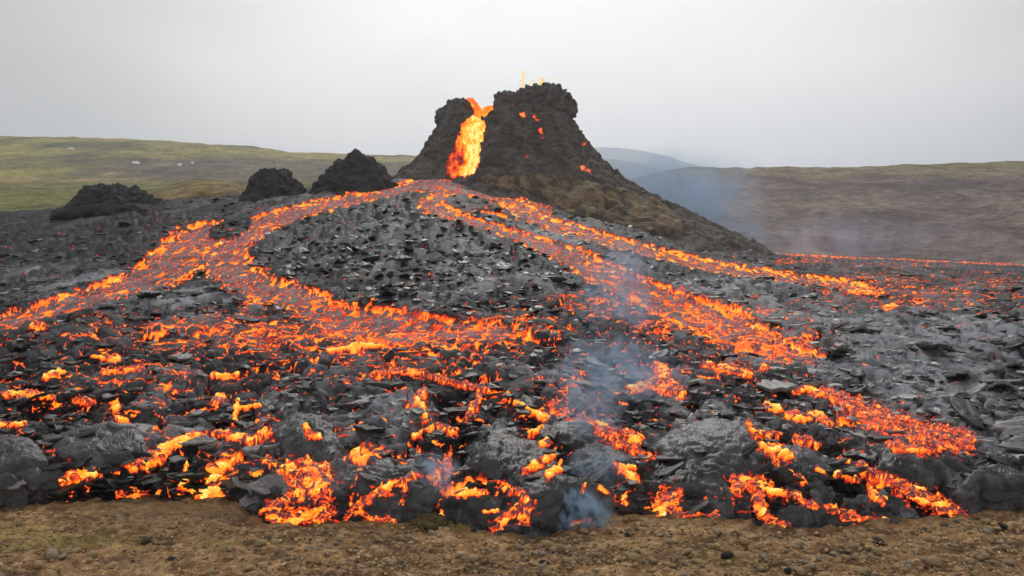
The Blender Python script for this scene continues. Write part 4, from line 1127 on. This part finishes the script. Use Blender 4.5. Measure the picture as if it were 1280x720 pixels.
# ---- three cold spatter mounds at the left
def mound(px, py, d, rad, seed, label):
    p = loc_at(px, py, d)
    P, fc, at = lump_mesh("spatter_mound", rad, M_CONE, seed, res=(170, 90), amp=0.36, freq=1.7, lumps=(5.0, 0.15), col=(0.034, 0.034, 0.036), power=2.0, skirt=0.45)
    P = np.stack([P[:, 0], P[:, 1], P[:, 2]], -1)
    tag(obj("spatter_mound", np_mesh("spatter_mound", P, fc, M_CONE, at), None, tuple(p)), label, "spatter mound", "cold spatter mounds on the skyline")
mound(146, 262, 84, (4.3, 3.5, 2.4), 21, "lowest and widest black mound, leftmost on the skyline")
mound(345, 250, 88, (2.9, 3.0, 3.4), 23, "small rounded black mound between the other two mounds")
mound(447, 238, 90, (3.9, 3.4, 3.9), 25, "tallest pointed black mound, nearest to the cone")

# ================================================================== HILLS
def hill(name, c0, c1, ncol, knots, table, seed, colour, amp=1.0, nrow=120, gully=0.8):
    """table: {px: [image rows at the knot depths]}"""
    px = np.linspace(c0, c1, ncol); tkx = np.array(list(table.keys()), float)
    d = np.interp(np.linspace(0, 1, nrow), np.linspace(0, 1, len(knots)), knots)
    zt = np.array([[EYE + (HY - y_) * dd / F for y_, dd in zip(v, knots)] for v in table.values()])
    Kk = np.array([np.interp(d, knots, q) for q in zt])
    ker = np.hanning(15); ker /= ker.sum()
    Kk = np.array([np.convolve(np.pad(k, 7, mode='edge'), ker, 'valid') for k in Kk])
    sg = np.clip(np.searchsorted(tkx, px) - 1, 0, len(tkx) - 2)
    t_ = np.clip((px - tkx[sg]) / (tkx[sg + 1] - tkx[sg]), 0, 1); t_ = t_ * t_ * (3 - 2 * t_) * .5 + t_ * .5
    z = Kk[sg].T * (1 - t_) + Kk[sg + 1].T * t_
    Dm, Pm = np.meshgrid(d, px, indexing='ij')
    x = (Pm - CX) / F * Dm
    sc = np.mean(knots) / 400.0
    z = z + amp * (gully * ridge2(x / (30 * sc) + 0.6 * fbm2(x / 40, Dm / 60, 2, seed + 3), Dm / (110 * sc), 3, seed + 5) + 3.0 * fbm2(x / (60 * sc), Dm / (60 * sc), 4, seed) + 1.2 * fbm2(x / (14 * sc), Dm / (20 * sc), 3, seed + 9)) * sc
    py = HY + F * (EYE - z) / Dm
    c = colour(x, Dm, z, Pm, py)
    o = obj(name, np_mesh(name, np.stack([x, Dm, z], -1).reshape(-1, 3), grid_faces(*x.shape), M_HILL, {"col": c.reshape(-1, 3) * 1.2}))
    tag(o, kind="structure")
    return o, x, Dm, z, Pm, py
def lerp(a, b, f): return a * (1 - f[..., None]) + np.array(b) * f[..., None]
def left_col(x, d, z, px, py):
    n = fbm2(x / 70, d / 120, 4, 601); m = fbm2(x / 18, d / 40, 3, 602)
    c = np.zeros(x.shape + (3,)) + np.array([0.25, 0.215, 0.058])
    c = lerp(c, [0.085, 0.085, 0.035], sst(-0.1, 0.4, n))
    c = lerp(c, [0.125, 0.098, 0.072], sst(196, 205, py + 8 * n) * sst(232, 224, py + 6 * m) * sst(60, 260, px + 80 * n) * 0.9)
    c = lerp(c, [0.085, 0.066, 0.060], sst(192, 203, py + 10 * n) * sst(232, 215, py) * np.exp(-((px - 210) / 70) ** 2) * 0.8)
    c = lerp(c, [0.30, 0.22, 0.11], sst(0.05, 0.3, m + 0.2) * np.exp(-((py - 224 - (px) * 0.01) / 3.0) ** 2) * sst(260, 120, px))
    c = lerp(c, [0.30, 0.23, 0.12], np.exp(-((px - 140) / 12) ** 2 - ((py - 217) / 6) ** 2) * sst(-0.3, 0.2, m))
    c = lerp(c, [0.26, 0.2, 0.1], np.exp(-((px - 220) / 30) ** 2 - ((py - 206) / 4) ** 2) * sst(-0.1, 0.3, m) * .8)
    c = lerp(c, [0.135, 0.14, 0.040], sst(226, 231, py) * 0.9)
    return c
kn = [115, 150, 220, 320, 420, 520, 640, 720, 800, 950]
hl, hx, hd, hz, hpx, hpy = hill("green_hill", -420, 640, 330, kn, {
    -420: [300, 268, 250, 234, 226, 205, 186, 172, 178, 215],
    0:    [300, 266, 248, 232, 225, 205, 184, 170, 177, 215],
    120:  [300, 264, 246, 231, 224, 205, 184, 172, 178, 215],
    250:  [300, 264, 244, 231, 222, 206, 189, 179, 184, 215],
    380:  [300, 262, 244, 232, 222, 210, 197, 190, 194, 215],
    480:  [300, 262, 244, 232, 222, 212, 201, 196, 199, 215],
    640:  [300, 262, 244, 232, 222, 212, 204, 198, 200, 215]}, 610, left_col, 1.0)
# last snow on the hill
M_SNOW, n, l, b = new_mat("old_snow"); b.inputs['Base Color'].default_value = (0.8, 0.8, 0.8, 1); b.inputs['Roughness'].default_value = 0.7
def snow(cx, cy, rx, ry, seed):
    e = ((hpx - cx) / rx) ** 2 + ((hpy - cy - 0.35 * ry * np.cos((hpx - cx) / rx * 2)) / ry) ** 2 + 0.5 * gn2(hpx / 3.0, hpy / 2.0, seed)
    i, j = np.unravel_index(np.argmin(np.where(hd < 720, (hpx - cx) ** 2 + (hpy - cy) ** 2, 1e9)), hpx.shape)
    pts = []
    c = np.array([hx[i, j], hd[i, j], hz[i, j]])
    dx = np.array([hx[i, j + 1] - hx[i, j], 0, hz[i, j + 1] - hz[i, j]]); dx /= np.linalg.norm(dx)
    dy = np.array([hx[i + 1, j] - hx[i, j], hd[i + 1, j] - hd[i, j], hz[i + 1, j] - hz[i, j]]); dy /= np.linalg.norm(dy)
    m = F / hd[i, j]; rr = np.random.default_rng(seed)
    ax_, ay_ = rx / m, ry / (m * max(0.12, dy[2]))
    a = np.linspace(0, 2 * np.pi, 18, endpoint=False)
    top = [c + np.array([0, 0, 1.3])]
    for q in a:
        k = rr.uniform(0.65, 1.15)
        u_, v_ = ax_ * k * math.cos(q), ay_ * (k * math.sin(q) + 0.6 * math.cos(q) ** 2 - .3)
        top.append(c + dx * u_ + dy * v_ + np.array([0, 0, 0.9]))
    bot = [t_ - np.array([0, 0, 1.6]) for t_ in top[1:]]
    vv = np.array(top + bot); k = 18
    fs_ = [(0, 1 + q, 1 + (q + 1) % k) for q in range(k)] + [(1 + q, 1 + k + q, 1 + k + (q + 1) % k) for q in range(k)] + [(1 + q, 1 + k + (q + 1) % k, 1 + (q + 1) % k) for q in range(k)]
    obj("snow_patch", np_mesh("snow_patch", vv, np.array(fs_), M_SNOW), hl)
for q in [(170, 203, 5, 1.6, 1), (89, 186, 4.5, 0.8, 2), (225, 207, 3.0, 1.0, 3), (242, 204, 1.6, 0.8, 4)]: snow(*q)
# tan knoll behind the left lava
def knoll_col(x, d, z, px, py):
    n = fbm2(x / 10, d / 14, 4, 621)
    return lerp(np.zeros(x.shape + (3,)) + np.array([0.165, 0.125, 0.052]), [0.11, 0.095, 0.04], sst(-0.2, 0.3, n))
hill("grassy_knoll", 60, 420, 160, [104, 112, 122, 132, 140, 150], {
    60: [285, 266, 262, 262, 266, 275], 130: [285, 258, 250, 249, 254, 275], 190: [285, 246, 238, 236, 244, 275], 245: [285, 240, 226, 223, 235, 275], 290: [285, 240, 228, 226, 236, 275],
    330: [285, 255, 246, 244, 250, 275], 420: [285, 270, 266, 264, 268, 275]}, 630, knoll_col, 0.5, 60)
def right_col(x, d, z, px, py):
    n = fbm2(x / 26, d / 60, 4, 641); m = fbm2(x / 7, d / 14, 3, 642)
    c = np.zeros(x.shape + (3,)) + np.array([0.155, 0.112, 0.098])
    c = lerp(c, [0.085, 0.056, 0.056], sst(-0.1, 0.35, n))
    c = lerp(c, [0.20, 0.165, 0.12], sst(0.12, 0.45, m) * 0.7)
    c = lerp(c, [0.21, 0.185, 0.135], np.exp(-((px - 960) / 110) ** 2 - ((py - 258) / 17) ** 2) * sst(-0.4, 0.2, n + m * .5) * 0.8)
    c = lerp(c, [0.20, 0.16, 0.075], sst(228, 216, py + 5 * n) * sst(-0.3, 0.3, m + 0.2) * 0.85)
    c = lerp(c, [0.14, 0.13, 0.045], sst(214, 208, py) * sst(950, 1150, px) * 0.7)
    c = lerp(c, [0.058, 0.045, 0.045], np.exp(-((py - 232 - 4 * n) / 5.0) ** 2) * sst(950, 1060, px) * 0.8)
    c = lerp(c, [0.078, 0.052, 0.052], np.exp(-((px - 1150) / 90) ** 2 - ((py - 285) / 16) ** 2) * 0.7)
    return c
hill("brown_hill", 700, 1700, 330, [150, 190, 215, 260, 310, 360, 400, 430, 480], {
    700:  [345, 322, 316, 300, 285, 270, 258, 255, 280],
    760:  [345, 322, 314, 292, 272, 252, 238, 234, 262],
    800:  [345, 322, 312, 286, 262, 238, 225, 222, 250],
    840:  [345, 322, 312, 282, 254, 228, 215, 212, 240],
    880:  [345, 322, 312, 280, 250, 224, 211, 208, 235],
    1000: [345, 323, 314, 282, 250, 226, 214, 211, 235],
    1100: [345, 324, 316, 283, 250, 225, 212, 209, 235],
    1200: [345, 325, 316, 280, 246, 220, 208, 205, 230],
    1290: [345, 325, 312, 276, 242, 217, 206, 203, 228],
    1700: [345, 325, 306, 268, 232, 208, 198, 195, 220]}, 650, right_col, 0.75, 120, 2.2)
# a lone tiny cairn-like post on the right ridge
pv = loc_at(1201, 204.5, 429)
post = obj("ridge_post", np_mesh("ridge_post", *(lambda P: (P[0] * [0.35, 0.35, 1.1], P[1]))(stone_mesh("p", 71, None, 1, 0.3)), M_DARKST), None, tuple(pv))
tag(post, "tiny dark upright figure of stone on the right ridge against the sky", "cairn")
def haze_blue_col(x, d, z, px, py):  # blue of distant haze painted into the mountain colour
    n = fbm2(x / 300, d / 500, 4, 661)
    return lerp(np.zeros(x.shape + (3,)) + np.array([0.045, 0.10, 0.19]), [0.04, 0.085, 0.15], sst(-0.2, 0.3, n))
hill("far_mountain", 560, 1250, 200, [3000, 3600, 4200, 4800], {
    560: [300, 262, 215, 240], 650: [300, 245, 196, 230], 720: [300, 235, 184, 222], 755: [300, 233, 181, 220], 790: [300, 235, 183, 220], 830: [300, 240, 190, 225], 865: [300, 246, 201, 232], 900: [300, 256, 216, 245], 1000: [300, 280, 250, 262], 1250: [300, 296, 285, 290]}, 670, haze_blue_col, 0.35, 80)
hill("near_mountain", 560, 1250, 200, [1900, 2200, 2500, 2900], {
    560: [306, 285, 245, 262], 650: [306, 270, 215, 240], 720: [306, 258, 196, 230], 760: [306, 254, 195, 228], 790: [306, 256, 199, 230], 820: [306, 262, 208, 238], 850: [306, 268, 219, 245], 900: [306, 280, 240, 258], 1000: [306, 290, 265, 275], 1250: [306, 300, 290, 295]}, 680, haze_blue_col, 0.35, 80)

# ================================================================== AIR
def volume_mat(name, color, dens, aniso=0.0):
    m = bpy.data.materials.new(name); m.use_nodes = True
    n, l = m.node_tree.nodes, m.node_tree.links
    n.clear()
    out = n.new("ShaderNodeOutputMaterial"); v = n.new("ShaderNodeVolumePrincipled")
    v.inputs['Color'].default_value = (*color, 1); v.inputs['Density'].default_value = dens
    v.inputs['Anisotropy'].default_value = aniso
    l.new(v.outputs[0], out.inputs['Volume'])
    return m, n, l, v
def box(name, lo, hi, mat):
    x0, y0, z0 = lo; x1, y1, z1 = hi
    v = np.array([(x0, y0, z0), (x1, y0, z0), (x1, y1, z0), (x0, y1, z0), (x0, y0, z1), (x1, y0, z1), (x1, y1, z1), (x0, y1, z1)], float)
    f = np.array([(0, 3, 2, 1), (4, 5, 6, 7), (0, 1, 5, 4), (1, 2, 6, 5), (2, 3, 7, 6), (3, 0, 4, 7)])
    return obj(name, np_mesh(name, v, f, mat, smooth=False))
M_HAZE, *_ = volume_mat("pale_air", (0.78, 0.86, 0.97), 0.00032, 0.55)
tag(box("haze", (-9000, -30, -8), (9000, 7000, 640), M_HAZE), kind="stuff")
def smoke(px, py, d, rad, dens, seed, sc=2.2, tilt=0.0):
    m, n, l, v = volume_mat("blue_lava_fume", (0.52, 0.74, 1.0), 0.0)
    tc = n.new("ShaderNodeTexCoord")
    ln = n.new("ShaderNodeVectorMath"); ln.operation = 'LENGTH'; l.new(tc.outputs['Object'], ln.inputs[0])
    fall = n.new("ShaderNodeMapRange"); fall.interpolation_type = 'SMOOTHSTEP'
    fall.inputs[1].default_value = 1.0; fall.inputs[2].default_value = 0.15; fall.inputs[3].default_value = 0; fall.inputs[4].default_value = 1
    l.new(ln.outputs['Value'], fall.inputs[0])
    mp_ = n.new("ShaderNodeMapping"); mp_.inputs['Location'].default_value = (seed * 3.1, seed * 1.7, seed)
    mp_.inputs['Scale'].default_value = (rad[0] / min(rad), rad[1] / min(rad), rad[2] / min(rad) * 0.7)
    l.new(tc.outputs['Object'], mp_.inputs[0])
    f_ = noise(n, l, mp_.outputs[0], sc, 4, 0.6, 1.2)
    f_ = mapr(n, l, f_, 0.46, 0.68, 0.0, 1.0)
    l.new(mth(n, l, 'MULTIPLY', mth(n, l, 'MULTIPLY', f_, fall.outputs[0]), dens), v.inputs['Density'])
    bm = bmesh.new(); bmesh.ops.create_icosphere(bm, subdivisions=3, radius=1.0)
    me = bpy.data.meshes.new("smoke_wisp"); bm.to_mesh(me); bm.free(); me.materials.append(m)
    o = obj("smoke_wisp", me, None, tuple(loc_at(px, py, d)))
    o.scale = rad; o.rotation_euler = (0, tilt, 0)
    tag(o, kind="stuff")
smoke(705, 648, 17.3, (1.2, 0.5, 0.75), 34.0, 1)
smoke(545, 605, 18.2, (0.75, 0.6, 0.8), 15.0, 2)
smoke(745, 590, 18.6, (1.0, 0.7, 0.7), 3.6, 3)
smoke(640, 655, 17.6, (1.0, 0.5, 0.55), 24.0, 4)
smoke(770, 470, 24, (2.4, 1.6, 1.6), 1.9, 5)
smoke(770, 400, 33, (2.2, 2.0, 3.2), 1.7, 6)
smoke(735, 520, 20.5, (1.1, 0.8, 1.5), 2.6, 12)
smoke(780, 350, 45, (2.4, 2.5, 3.2), 0.6, 7, 1.6)
smoke(835, 255, 165, (24, 30, 13), 0.20, 8, 1.2)
smoke(1000, 300, 190, (60, 25, 8), 0.05, 9, 1.2)
smoke(1150, 335, 120, (30, 20, 3.5), 0.018, 10, 1.2)
print("triangles", sum(len(o.data.polygons) * (2 if len(o.data.polygons) and o.data.polygons[0].loop_total == 4 else 1) for o in scene.objects if o.type == 'MESH'), "objects", len(scene.objects))
